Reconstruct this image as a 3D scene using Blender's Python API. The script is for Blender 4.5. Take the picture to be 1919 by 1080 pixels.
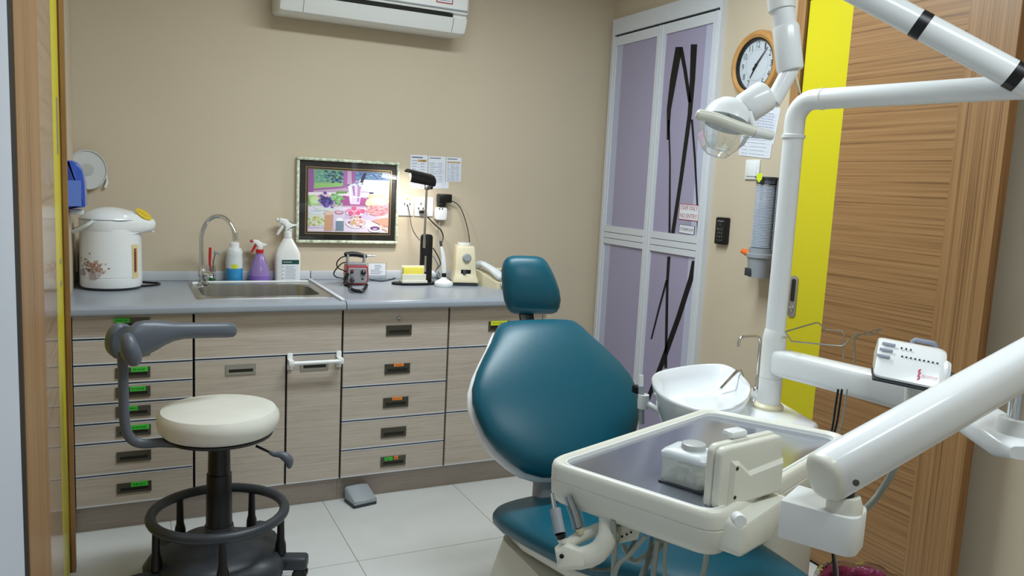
import bpy, bmesh, math, random
from mathutils import Vector, Matrix
random.seed(7)
PI = math.pi
scene = bpy.context.scene
for o in list(bpy.data.objects):
    bpy.data.objects.remove(o)
COL = scene.collection

# ------------------------------------------------------------------ camera
F, YAW, PITCH, ROLL = 1482.64, 0.456263, 0.1289326, 0.0492111
CAM = Vector((0.0, 0.0, 1.383))
_fw = Vector((math.sin(YAW) * math.cos(PITCH), math.cos(YAW) * math.cos(PITCH), -math.sin(PITCH)))
_r = Vector((math.cos(YAW), -math.sin(YAW), 0))
_u = _r.cross(_fw)
RT = _r * math.cos(ROLL) + _u * math.sin(ROLL)
UP = -_r * math.sin(ROLL) + _u * math.cos(ROLL)
FW = _fw
cam = bpy.data.cameras.new('camera')
cam.sensor_width = 36.0
cam.lens = F / 1919.0 * 36.0
cam.clip_start = 0.02
co = bpy.data.objects.new('camera', cam)
COL.objects.link(co)
co.matrix_world = Matrix(((RT.x, UP.x, -FW.x, CAM.x), (RT.y, UP.y, -FW.y, CAM.y), (RT.z, UP.z, -FW.z, CAM.z), (0, 0, 0, 1)))
scene.camera = co

# ------------------------------------------------------------------ world, lights, exposure
wd = bpy.data.worlds.new('world')
scene.world = wd
wd.use_nodes = True
wd.node_tree.nodes['Background'].inputs[0].default_value = (0.75, 0.82, 1.0, 1)
wd.node_tree.nodes['Background'].inputs[1].default_value = 0.10
scene.view_settings.view_transform = 'Standard'
scene.view_settings.look = 'None'
scene.view_settings.exposure = 0.1
scene.view_settings.gamma = 1.0
scene.view_settings.use_curve_mapping = False
ZCEIL = 2.62
CEILING_LAMPS = [((1.20, 2.32), 1.20, 0.30, 38.0), ((1.15, 0.35), 1.20, 0.30, 17.0)]
for (lx, ly), sx, sy, pw in CEILING_LAMPS:
    L = bpy.data.lights.new('ceiling_lamp_light', 'AREA')
    L.shape = 'RECTANGLE'
    L.size, L.size_y = sx, sy
    L.energy = pw
    L.color = (0.85, 0.955, 1.0)
    lo = bpy.data.objects.new('ceiling_lamp_light', L)
    lo.location = (lx, ly, ZCEIL - 0.062)
    COL.objects.link(lo)

# ------------------------------------------------------------------ pixel -> world helpers
def ray(x, y):
    return RT * ((x - 960.0) / F) - UP * ((y - 540.0) / F) + FW
def pz(x, y, z):
    d = ray(x, y); return CAM + d * ((z - CAM.z) / d.z)
def py(x, y, Y):
    d = ray(x, y); return CAM + d * (Y / d.y)
def pxx(x, y, X):
    d = ray(x, y); return CAM + d * (X / d.x)
def pd(x, y, dep):
    return CAM + ray(x, y) * dep
def dep(p):
    return (Vector(p) - CAM).dot(FW)

# ------------------------------------------------------------------ materials
def lin(c):
    return tuple(((v / 255.0) / 12.92 if v / 255.0 <= 0.04045 else ((v / 255.0 + 0.055) / 1.055) ** 2.4) for v in c)
def mat(name, rgb, rough=0.5, metal=0.0, coat=0.0, trans=0.0, ior=1.45, alpha=1.0, emis=0.0, spec=0.5,
        noise=None, bump=None, sss=0.0):
    m = bpy.data.materials.new(name)
    m.use_nodes = True
    nt = m.node_tree
    b = nt.nodes['Principled BSDF']
    c = (*lin(rgb), 1)
    b.inputs['Base Color'].default_value = c
    b.inputs['Roughness'].default_value = rough
    b.inputs['Metallic'].default_value = metal
    b.inputs['IOR'].default_value = ior
    b.inputs['Alpha'].default_value = alpha
    b.inputs['Transmission Weight'].default_value = trans
    b.inputs['Coat Weight'].default_value = coat
    b.inputs['Specular IOR Level'].default_value = spec
    if sss:
        b.inputs['Subsurface Weight'].default_value = sss
        b.inputs['Subsurface Radius'].default_value = (0.01, 0.01, 0.01)
    if emis:
        b.inputs['Emission Color'].default_value = c
        b.inputs['Emission Strength'].default_value = emis
    if noise or bump:
        tc = nt.nodes.new('ShaderNodeTexCoord')
    if noise:
        sc, amt = noise[0], noise[1]
        mp = nt.nodes.new('ShaderNodeMapping')
        mp.inputs['Scale'].default_value = sc if isinstance(sc, tuple) else (sc, sc, sc)
        nz = nt.nodes.new('ShaderNodeTexNoise')
        nz.inputs['Scale'].default_value = 1.0
        nz.inputs['Detail'].default_value = 5.0
        rp = nt.nodes.new('ShaderNodeValToRGB')
        d2 = lin([max(0, v * (1 - amt)) for v in rgb]); l2 = lin([min(255, v * (1 + amt * 0.6)) for v in rgb])
        rp.color_ramp.elements[0].color = (*d2, 1); rp.color_ramp.elements[0].position = 0.3
        rp.color_ramp.elements[1].color = (*l2, 1); rp.color_ramp.elements[1].position = 0.7
        nt.links.new(tc.outputs['Object'], mp.inputs['Vector'])
        nt.links.new(mp.outputs[0], nz.inputs['Vector'])
        nt.links.new(nz.outputs['Fac'], rp.inputs[0])
        nt.links.new(rp.outputs[0], b.inputs['Base Color'])
    if bump:
        nb = nt.nodes.new('ShaderNodeTexNoise')
        nb.inputs['Scale'].default_value = bump[0]
        nb.inputs['Detail'].default_value = 4.0
        bp = nt.nodes.new('ShaderNodeBump')
        bp.inputs['Strength'].default_value = bump[1]
        bp.inputs['Distance'].default_value = bump[2] if len(bump) > 2 else 0.002
        nt.links.new(tc.outputs['Object'], nb.inputs['Vector'])
        nt.links.new(nb.outputs['Fac'], bp.inputs['Height'])
        nt.links.new(bp.outputs[0], b.inputs['Normal'])
    return m
def wood(name, dark, mid, light, scale, rough=0.35, coat=0.0):
    m = bpy.data.materials.new(name); m.use_nodes = True
    nt = m.node_tree; b = nt.nodes['Principled BSDF']
    b.inputs['Roughness'].default_value = rough
    b.inputs['Coat Weight'].default_value = coat
    tc = nt.nodes.new('ShaderNodeTexCoord')
    mp = nt.nodes.new('ShaderNodeMapping'); mp.inputs['Scale'].default_value = scale
    n1 = nt.nodes.new('ShaderNodeTexNoise'); n1.inputs['Scale'].default_value = 1.0; n1.inputs['Detail'].default_value = 6; n1.inputs['Roughness'].default_value = 0.62
    mp2 = nt.nodes.new('ShaderNodeMapping'); mp2.inputs['Scale'].default_value = tuple(s * 3.6 for s in scale)
    n2 = nt.nodes.new('ShaderNodeTexNoise'); n2.inputs['Scale'].default_value = 1.0; n2.inputs['Detail'].default_value = 3
    mx = nt.nodes.new('ShaderNodeMath'); mx.operation = 'MULTIPLY_ADD'; mx.inputs[1].default_value = 0.45; 
    rp = nt.nodes.new('ShaderNodeValToRGB')
    e = rp.color_ramp.elements
    e[0].color = (*lin(dark), 1); e[0].position = 0.56
    e[1].color = (*lin(light), 1); e[1].position = 0.92
    k = e.new(0.70); k.color = (*lin(mid), 1)
    nt.links.new(tc.outputs['Object'], mp.inputs[0]); nt.links.new(mp.outputs[0], n1.inputs['Vector'])
    nt.links.new(tc.outputs['Object'], mp2.inputs[0]); nt.links.new(mp2.outputs[0], n2.inputs['Vector'])
    nt.links.new(n2.outputs['Fac'], mx.inputs[0]); nt.links.new(n1.outputs['Fac'], mx.inputs[2])
    nt.links.new(mx.outputs[0], rp.inputs[0]); nt.links.new(rp.outputs[0], b.inputs['Base Color'])
    return m
def thin_glass(name, tint=(255, 255, 255), refl=1.0, rough=0.02):
    m = bpy.data.materials.new(name); m.use_nodes = True
    nt = m.node_tree; nt.nodes.clear()
    out = nt.nodes.new('ShaderNodeOutputMaterial'); mix = nt.nodes.new('ShaderNodeMixShader')
    tr = nt.nodes.new('ShaderNodeBsdfTransparent'); gl = nt.nodes.new('ShaderNodeBsdfGlossy'); fr = nt.nodes.new('ShaderNodeLayerWeight'); fr.inputs['Blend'].default_value = 0.5
    pw_ = nt.nodes.new('ShaderNodeMath'); pw_.operation = 'POWER'; pw_.inputs[1].default_value = 4.0
    ma = nt.nodes.new('ShaderNodeMath'); ma.operation = 'MULTIPLY_ADD'; ma.inputs[1].default_value = 0.75; ma.inputs[2].default_value = 0.045
    mu = nt.nodes.new('ShaderNodeMath'); mu.operation = 'MULTIPLY'; mu.inputs[1].default_value = refl; mu.use_clamp = True
    tr.inputs['Color'].default_value = (*lin(tint), 1)
    gl.inputs['Roughness'].default_value = rough
    nt.links.new(fr.outputs['Facing'], pw_.inputs[0]); nt.links.new(pw_.outputs[0], ma.inputs[0]); nt.links.new(ma.outputs[0], mu.inputs[0]); nt.links.new(mu.outputs[0], mix.inputs[0])
    nt.links.new(tr.outputs[0], mix.inputs[1]); nt.links.new(gl.outputs[0], mix.inputs[2])
    nt.links.new(mix.outputs[0], out.inputs[0])
    return m
def milk(name, rgb, opac):
    m = bpy.data.materials.new(name); m.use_nodes = True
    nt = m.node_tree; nt.nodes.clear()
    out = nt.nodes.new('ShaderNodeOutputMaterial'); mix = nt.nodes.new('ShaderNodeMixShader'); mix.inputs[0].default_value = opac
    tr = nt.nodes.new('ShaderNodeBsdfTransparent'); df = nt.nodes.new('ShaderNodeBsdfPrincipled')
    df.inputs['Base Color'].default_value = (*lin(rgb), 1); df.inputs['Roughness'].default_value = 0.3
    nt.links.new(tr.outputs[0], mix.inputs[1]); nt.links.new(df.outputs[0], mix.inputs[2]); nt.links.new(mix.outputs[0], out.inputs[0])
    return m
def print_mat(name, rough=0.5):
    m = bpy.data.materials.new(name); m.use_nodes = True
    nt = m.node_tree; b = nt.nodes['Principled BSDF']; b.inputs['Roughness'].default_value = rough
    a = nt.nodes.new('ShaderNodeAttribute'); a.attribute_name = 'Col'
    nt.links.new(a.outputs['Color'], b.inputs['Base Color'])
    return m

M = dict(
    wall=mat('wall_paint_beige', (202, 188, 165), 0.75, noise=(1.2, 0.02), bump=(180, 0.06, 0.001)),
    ceil=mat('ceiling_paint', (222, 218, 210), 0.8),
    tile=mat('porcelain_tile', (205, 206, 204), 0.16, noise=((2.5, 2.5, 2.5), 0.03)),
    grout=mat('grout', (150, 146, 138), 0.9),
    white=mat('white_plastic', (228, 230, 228), 0.32),
    whitegloss=mat('white_gloss_enamel', (232, 235, 236), 0.2),
    cream=mat('cream_plastic', (220, 219, 206), 0.33),
    cream2=mat('aged_cream_plastic', (216, 207, 176), 0.4),
    ceramic=mat('white_ceramic', (232, 236, 240), 0.09, coat=0.3),
    greyp=mat('grey_plastic', (88, 94, 104), 0.38),
    lgrey=mat('light_grey_plastic', (150, 156, 162), 0.4),
    dgrey=mat('dark_grey_plastic', (52, 56, 62), 0.42),
    black=mat('black_plastic', (16, 16, 18), 0.35),
    blackm=mat('black_matt', (10, 10, 12), 0.7),
    chrome=mat('chrome', (215, 218, 220), 0.12, 1.0),
    steel=mat('brushed_steel', (176, 176, 172), 0.3, 1.0, noise=((30, 2, 2), 0.08)),
    alu=mat('aluminium_edge', (206, 211, 220), 0.35),
    nickel=mat('dark_nickel', (98, 96, 88), 0.38, 0.8),
    recess=mat('handle_recess', (48, 46, 40), 0.5, 0.4),
    nickel2=mat('pale_nickel', (176, 174, 166), 0.35, 0.7),
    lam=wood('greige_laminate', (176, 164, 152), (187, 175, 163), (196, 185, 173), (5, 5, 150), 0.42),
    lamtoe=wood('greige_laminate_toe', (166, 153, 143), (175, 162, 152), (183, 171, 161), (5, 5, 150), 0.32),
    gap=mat('carcass_shadow_gap', (30, 34, 46), 0.6),
    work=mat('grey_worktop', (150, 157, 168), 0.3, noise=(3.0, 0.03)),
    upst=mat('pale_upstand', (196, 200, 205), 0.35),
    leather=mat('white_vinyl', (218, 217, 208), 0.36, noise=(6, 0.04), bump=(60, 0.12, 0.001)),
    teal=mat('teal_vinyl', (0, 78, 96), 0.38, bump=(300, 0.05, 0.0005)),
    teakh=wood('teak_veneer_horizontal', (110, 77, 45), (148, 110, 69), (166, 128, 85), (1.0, 0.55, 75), 0.42),
    teakv=wood('teak_veneer_vertical', (112, 79, 46), (150, 112, 71), (166, 129, 87), (1.0, 90, 0.5), 0.42),
    teakedge=wood('teak_edge', (104, 68, 34), (138, 95, 50), (152, 108, 60), (40, 40, 1.0), 0.45),
    teakgloss=wood('teak_veneer_polished', (132, 104, 76), (160, 130, 100), (172, 144, 114), (1.0, .6, 40), 0.2, 0.25),
    yellow=mat('yellow_laminate', (204, 192, 30), 0.34),
    lilac=mat('lilac_panel', (163, 157, 184), 0.4),
    blackline=mat('black_print', (12, 12, 16), 0.5),
    doorframe=mat('white_aluminium_frame', (212, 216, 222), 0.35),
    paper=mat('white_paper', (226, 230, 236), 0.7),
    prt=print_mat('printed_colour', 0.5),
    prtg=print_mat('printed_colour_gloss', 0.3),
    gold=mat('gold_line', (190, 160, 112), 0.35, 0.5),
    frame=mat('distressed_frame', (206, 214, 190), 0.45, noise=((60, 60, 60), 0.25)),
    matb=mat('black_mount', (8, 8, 9), 0.5),
    pane=thin_glass('picture_glass', refl=0.65),
    acry=thin_glass('clear_acrylic', (244, 248, 250), 1.6, 0.05),
    shield=thin_glass('clear_shield', (250, 252, 252), 1.8, 0.06),
    blue=mat('translucent_blue_plastic', (66, 104, 214), 0.15, trans=0.35, coat=0.3),
    bluein=mat('pale_blue_inner', (96, 128, 206), 0.5),
    frost=mat('frosted_plastic', (206, 208, 206), 0.35, trans=0.35),
    disc=mat('frosted_disc', (208, 211, 212), 0.4, trans=0.15),
    milky=mat('milky_plastic', (214, 220, 222), 0.35, sss=0.1),
    bluel=mat('blue_liquid', (58, 148, 206), 0.25),
    purple=mat('purple_bottle', (158, 132, 196), 0.18, trans=0.2),
    purplel=mat('purple_liquid', (132, 100, 186), 0.2),
    red=mat('red_plastic', (196, 34, 44), 0.35),
    redbox=mat('red_lacquer', (158, 46, 58), 0.35),
    greenl=mat('green_liquid', (32, 120, 44), 0.2),
    silver=mat('silver_plate', (168, 168, 172), 0.35, 0.4),
    greylab=mat('dark_green_print', (20, 74, 66), 0.4),
    yel2=mat('yellow_card', (240, 224, 92), 0.5),
    green=mat('green_sticker', (62, 196, 60), 0.5),
    orange=mat('orange_sticker', (240, 140, 60), 0.5),
    lime=mat('lime_sticker', (206, 222, 40), 0.5),
    orangep=mat('orange_plastic', (232, 112, 40), 0.3),
    cupgrey=mat('clear_grey_tube', (150, 158, 168), 0.2, trans=0.15),
    cup=mat('white_cup', (206, 214, 226), 0.4),
    clockwood=mat('clock_wood', (190, 142, 82), 0.4, noise=((14, 14, 14), 0.08)),
    clockface=mat('clock_face', (206, 214, 222), 0.5),
    hose=mat('grey_hose', (150, 155, 146), 0.4),
    hose2=mat('dark_grey_hose', (98, 104, 98), 0.4),
    plate=mat('tray_steel', (176, 181, 194), 0.16, 0.85),
    cotton=mat('cotton', (226, 228, 224), 0.95, bump=(120, 0.8, 0.004)),
    cottonbox=milk('cotton_box_plastic', (228, 231, 222), 0.38),
    bag=mat('red_bin_liner', (140, 46, 84), 0.22, trans=0.15, bump=(28, 0.9, 0.01)),
    clearbag=thin_glass('clear_liner', (236, 232, 240), 5.0, 0.12),
    binm=mat('bin_red', (120, 30, 60), 0.4),
    tube=mat('lamp_tube', (255, 255, 250), 0.4, emis=9.0),
    diffuser=mat('ceiling_lamp_diffuser', (245, 250, 255), 0.5, emis=2.0),
    milkedge=milk('clear_edge', (232, 236, 238), 0.55),
    wallwhite=mat('white_panel_paint', (196, 202, 214), 0.5),
    redtxt=mat('red_print', (176, 40, 52), 0.5),
    pinktxt=mat('red_logo', (206, 40, 84), 0.5),
    greybtn=mat('grey_button', (140, 148, 164), 0.4),
)

# ------------------------------------------------------------------ mesh builder
class MB:
    def __init__(s, T=None):
        s.v, s.f, s.m, s.c = [], [], [], []
        s.T = T
    def add(s, vs, fs, mi=0, col=None):
        o = len(s.v)
        s.v += [Vector(p) for p in vs]
        for f in fs:
            s.f.append([i + o for i in f]); s.m.append(mi); s.c.append(col)
        return s
    def addbm(s, bm, mi=0, col=None, X=None):
        bm.verts.index_update()
        vs = [(X @ v.co if X else v.co.copy()) for v in bm.verts]
        s.add(vs, [[v.index for v in f.verts] for f in bm.faces], mi, col)
        bm.free(); return s
    def box(s, x0, x1, y0, y1, z0, z1, mi=0, col=None, X=None):
        vs = [Vector(p) for p in ((x0, y0, z0), (x1, y0, z0), (x1, y1, z0), (x0, y1, z0), (x0, y0, z1), (x1, y0, z1), (x1, y1, z1), (x0, y1, z1))]
        if X: vs = [X @ p for p in vs]
        return s.add(vs, [(3, 2, 1, 0), (4, 5, 6, 7), (0, 1, 5, 4), (1, 2, 6, 5), (2, 3, 7, 6), (3, 0, 4, 7)], mi, col)
    def rbox(s, x0, x1, y0, y1, z0, z1, r=0.004, seg=2, mi=0, X=None):
        bm = bmesh.new(); bmesh.ops.create_cube(bm, size=1)
        for v in bm.verts:
            v.co = Vector(((x0 + x1) / 2 + v.co.x * (x1 - x0), (y0 + y1) / 2 + v.co.y * (y1 - y0), (z0 + z1) / 2 + v.co.z * (z1 - z0)))
        r = min(r, 0.49 * min(x1 - x0, y1 - y0, z1 - z0))
        bmesh.ops.bevel(bm, geom=bm.edges[:], offset=r, segments=seg, profile=0.5, affect='EDGES')
        return s.addbm(bm, mi, None, X)
    def prism(s, poly, z0, z1, r=0.0, seg=2, mi=0, X=None, col=None, rb=None):
        """extrude 2-D polygon (x,y) from z0 to z1, rounding the rim"""
        bm = bmesh.new()
        lo = [bm.verts.new((p[0], p[1], z0)) for p in poly]
        hi = [bm.verts.new((p[0], p[1], z1)) for p in poly]
        n = len(poly)
        bm.faces.new(lo[::-1]); ft = bm.faces.new(hi)
        for i in range(n):
            bm.faces.new((lo[i], lo[(i + 1) % n], hi[(i + 1) % n], hi[i]))
        bmesh.ops.recalc_face_normals(bm, faces=bm.faces[:])
        if r:
            es = [e for e in bm.edges if abs(e.verts[0].co.z - e.verts[1].co.z) < 1e-9 and (rb is None or abs(e.verts[0].co.z - (z1 if rb == 'top' else z0)) < 1e-9)]
            bmesh.ops.bevel(bm, geom=es, offset=r, segments=seg, profile=0.5, affect='EDGES')
        return s.addbm(bm, mi, col, X)
    def loft(s, rings, mi=0, cap=True, closed=False, col=None):
        n = len(rings[0]); vs = [p for r in rings for p in r]; fs = []
        K = len(rings)
        for k in range(K if closed else K - 1):
            a, b = k * n, ((k + 1) % K) * n
            for i in range(n):
                j = (i + 1) % n
                fs.append((a + i, a + j, b + j, b + i))
        if cap and not closed:
            fs.append(tuple(range(n))[::-1]); fs.append(tuple((K - 1) * n + i for i in range(n)))
        return s.add(vs, fs, mi, col)
    def tube(s, pts, r, n=10, mi=0, closed=False, cap=True, flat=1.0, up=None):
        pts = [Vector(p) for p in pts]; K = len(pts)
        rs = r if isinstance(r, (list, tuple)) else [r] * K
        tans = []
        for i in range(K):
            a = pts[(i - 1) % K] if (closed or i > 0) else pts[i]
            b = pts[(i + 1) % K] if (closed or i < K - 1) else pts[i]
            tans.append((b - a).normalized())
        nrm = Vector(up) if up else (Vector((0, 0, 1)) if abs(tans[0].z) < 0.9 else Vector((1, 0, 0)))
        rings = []
        for i in range(K):
            t = tans[i]
            if up: nrm = Vector(up)
            nrm = (nrm - t * nrm.dot(t)).normalized()
            bn = t.cross(nrm)
            rings.append([pts[i] + nrm * (rs[i] * flat * math.cos(2 * PI * k / n)) + bn * (rs[i] * math.sin(2 * PI * k / n)) for k in range(n)])
        return s.loft(rings, mi, cap, closed)
    def cyl(s, p0, p1, r0, r1=None, n=24, mi=0, cap=True):
        return s.tube([p0, p1], [r0, r0 if r1 is None else r1], n, mi, cap=cap)
    def lathe(s, prof, o=(0, 0, 0), ax=(0, 0, 1), n=32, mi=0, sx=1.0, sy=1.0, X=None, ref=None, cap=True):
        o = Vector(o); ax = Vector(ax).normalized()
        u = Vector(ref) if ref else (Vector((1, 0, 0)) if abs(ax.x) < 0.9 else Vector((0, 1, 0)))
        u = (u - ax * u.dot(ax)).normalized(); w = ax.cross(u)
        rings = []
        for r, h in prof:
            rings.append([o + ax * h + u * (max(r, 1e-5) * sx * math.cos(2 * PI * k / n)) + w * (max(r, 1e-5) * sy * math.sin(2 * PI * k / n)) for k in range(n)])
        if X: rings = [[X @ p for p in r] for r in rings]
        return s.loft(rings, mi, cap)
    def poly(s, pts, mi=0, col=None):
        return s.add(pts, [tuple(range(len(pts)))], mi, col)
    def build(s, name, mats, parent=None, smooth=True, ang=38, kind=None):
        T = s.T
        vs = [T @ p for p in s.v] if T else s.v
        if parent is not None:
            Wi = W(parent).inverted(); loc = None
            vs = [Wi @ p for p in vs]
        else:
            xs = [p.x for p in vs]; ys = [p.y for p in vs]; zs = [p.z for p in vs]
            loc = Vector(((min(xs) + max(xs)) / 2, (min(ys) + max(ys)) / 2, min(zs)))
            vs = [p - loc for p in vs]
        me = bpy.data.meshes.new(name)
        me.from_pydata([tuple(p) for p in vs], [], s.f)
        if not isinstance(mats, (list, tuple)): mats = [mats]
        for m in mats: me.materials.append(m)
        me.polygons.foreach_set('material_index', s.m)
        if any(c is not None for c in s.c):
            at = me.attributes.new('Col', 'FLOAT_COLOR', 'FACE')
            flat = []
            for c in s.c:
                flat += [*lin(c or (200, 200, 200)), 1.0]
            at.data.foreach_set('color', flat)
        bm = bmesh.new(); bm.from_mesh(me)
        if not any(c is not None for c in s.c):
            bmesh.ops.recalc_face_normals(bm, faces=bm.faces[:])
        bm.to_mesh(me); bm.free()
        if smooth:
            me.polygons.foreach_set('use_smooth', [True] * len(me.polygons))
            me.set_sharp_from_angle(angle=math.radians(ang))
        me.update()
        o = bpy.data.objects.new(name, me); COL.objects.link(o)
        if parent is not None: o.parent = parent
        else: o.location = loc
        if kind: o['kind'] = kind
        return o
def W(o):
    m = Matrix.Translation(o.location) @ o.rotation_euler.to_matrix().to_4x4()
    return W(o.parent) @ m if o.parent else m
def tag(o, label, cat, group=None):
    o['label'] = label; o['category'] = cat
    if group: o['group'] = group
    return o
def thing(name, label, cat, loc, group=None, rotz=0.0):
    o = bpy.data.objects.new(name, None); COL.objects.link(o)
    o.empty_display_size = 0.05
    o.location = Vector(loc); o.rotation_euler = (0, 0, rotz)
    return tag(o, label, cat, group)
def struct(name, label=None, cat=None, loc=(0, 0, 0)):
    o = bpy.data.objects.new(name, None); COL.objects.link(o)
    o.empty_display_size = 0.05
    o.location = Vector(loc); o['kind'] = 'structure'
    if label: tag(o, label, cat)
    return o
def frameM(o, u, v, n=None):
    u = Vector(u).normalized(); v = Vector(v); v = (v - u * v.dot(u)).normalized(); n = u.cross(v)
    o = Vector(o)
    return Matrix(((u.x, v.x, n.x, o.x), (u.y, v.y, n.y, o.y), (u.z, v.z, n.z, o.z), (0, 0, 0, 1)))
def crom(pts, k=6, closed=False):
    pts = [Vector(p) for p in pts]; n = len(pts); out = []
    for i in range(n if closed else n - 1):
        p0 = pts[(i - 1) % n] if (closed or i > 0) else pts[0] * 2 - pts[1]
        p1, p2 = pts[i], pts[(i + 1) % n]
        p3 = pts[(i + 2) % n] if (closed or i + 2 < n) else p2 * 2 - p1
        for j in range(k):
            t = j / k
            out.append(0.5 * ((2 * p1) + (p2 - p0) * t + (2 * p0 - 5 * p1 + 4 * p2 - p3) * t * t + (3 * p1 - p0 - 3 * p2 + p3) * t ** 3))
    if not closed: out.append(pts[-1])
    return out
def rpoly(pts, r, seg=5):
    """round the corners of a 2-D polygon"""
    n = len(pts); out = []
    for i in range(n):
        p0, p1, p2 = (Vector((*pts[(i + d) % n][:2],)) for d in (-1, 0, 1))
        rr = r[i] if isinstance(r, (list, tuple)) else r
        a = (p0 - p1).normalized(); b = (p2 - p1).normalized()
        ang = a.angle(b)
        d = min(rr / math.tan(ang / 2), 0.49 * (p0 - p1).length, 0.49 * (p2 - p1).length)
        s, e = p1 + a * d, p1 + b * d
        for k in range(seg + 1):
            t = k / seg
            out.append(s * (1 - t) ** 2 + p1 * (2 * t * (1 - t)) + e * t * t)
    return [(p.x, p.y) for p in out]
def sring(c, u, v, a, b, e=2.5, n=28):
    """superellipse ring"""
    c, u, v = Vector(c), Vector(u), Vector(v); out = []
    for k in range(n):
        t = 2 * PI * k / n; ct, st = math.cos(t), math.sin(t)
        out.append(c + u * (a * math.copysign(abs(ct) ** (2 / e), ct)) + v * (b * math.copysign(abs(st) ** (2 / e), st)))
    return out
_tx = {}
def text_mesh(txt, size=1.0):
    cu = bpy.data.curves.new('lettering', 'FONT'); cu.body = txt; cu.size = size; cu.align_x = 'CENTER'; cu.align_y = 'CENTER'
    cu.resolution_u = 3
    ob = bpy.data.objects.new('lettering', cu); COL.objects.link(ob)
    dg = bpy.context.evaluated_depsgraph_get()
    me = bpy.data.meshes.new_from_object(ob.evaluated_get(dg))
    vs = [v.co.copy() for v in me.vertices]; fs = [list(p.vertices) for p in me.polygons]
    bpy.data.objects.remove(ob); bpy.data.meshes.remove(me); bpy.data.curves.remove(cu)
    return vs, fs
def put_text(mb, txt, X, w, mi=0, col=None, h=None):
    """lettering fitted to width w, centred on frame X (x right, y up)"""
    vs, fs = text_mesh(txt)
    x0 = min(v.x for v in vs); x1 = max(v.x for v in vs); y0 = min(v.y for v in vs); y1 = max(v.y for v in vs)
    k = w / (x1 - x0); ky = (h / (y1 - y0)) if h else k
    mb.add([X @ Vector(((v.x - (x0 + x1) / 2) * k, (v.y - (y0 + y1) / 2) * ky, 0)) for v in vs], fs, mi, col)

# ================================================================== THE SETTING
YB, XR, XL, YFRONT = 3.91, 2.47, -0.20, -1.3
def wallbox(name, x0, x1, y0, y1, z0, z1, m, label, cat):
    o = MB().box(x0, x1, y0, y1, z0, z1).build(name, m, None, False, kind='structure'); tag(o, label, cat); return o
wallbox('wall_back', XL - 0.1, XR + 0.1, YB, YB + 0.1, 0, ZCEIL, M['wall'], 'beige painted back wall behind the counter', 'wall')
wallbox('wall_right', XR, XR + 0.1, YFRONT, YB, 0, ZCEIL, M['wall'], 'beige painted right wall with the storeroom door', 'wall')
wallbox('wall_left', XL - 0.1, XL, YFRONT, YB, 0, ZCEIL, M['wall'], 'beige painted left wall beside the counter end', 'wall')
wallbox('wall_front', XL - 0.1, XR + 0.1, YFRONT - 0.1, YFRONT, 0, ZCEIL, M['wall'], 'beige painted wall behind the viewer', 'wall')
wallbox('ceiling', XL - 0.1, XR + 0.1, YFRONT - 0.1, YB + 0.1, ZCEIL, ZCEIL + 0.1, M['ceil'], 'off white painted ceiling', 'ceiling')
floor = wallbox('floor', XL - 0.1, XR + 0.1, YFRONT - 0.1, YB + 0.1, -0.1, -0.0015, M['grout'], 'pale polished porcelain tile floor', 'floor')
tx0, ty0, TS, G = 0.7406 - 0.6 * 2, 2.672 - 0.6 * 7, 0.6, 0.0014
for i in range(5):
    for j in range(10):
        x0, x1 = max(XL, tx0 + i * TS), min(XR, tx0 + (i + 1) * TS)
        y0, y1 = max(YFRONT, ty0 + j * TS), min(YB, ty0 + (j + 1) * TS)
        if x1 - x0 < 0.02 or y1 - y0 < 0.02: continue
        MB().box(x0 + G, x1 - G, y0 + G, y1 - G, -0.009, 0.0).build('tile', M['tile'], floor, False)
# ceiling lamps (above the frame)
for k, ((lx, ly), sx, sy, pw) in enumerate(CEILING_LAMPS):
    t = thing('ceiling_lamp', 'white fluorescent ceiling lamp above the %s' % ('dental chair' if k == 0 else 'doorway side of the room'), 'lamp', (lx, ly, ZCEIL - 0.055), 'ceiling lamps')
    MB().box(lx - sx / 2 - 0.03, lx + sx / 2 + 0.03, ly - sy / 2 - 0.03, ly + sy / 2 + 0.03, ZCEIL - 0.045, ZCEIL - 0.001).build('housing', M['white'], t, False)
    MB().box(lx - sx / 2, lx + sx / 2, ly - sy / 2, ly + sy / 2, ZCEIL - 0.055, ZCEIL - 0.045).build('diffuser', M['diffuser'], t, False)

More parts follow.
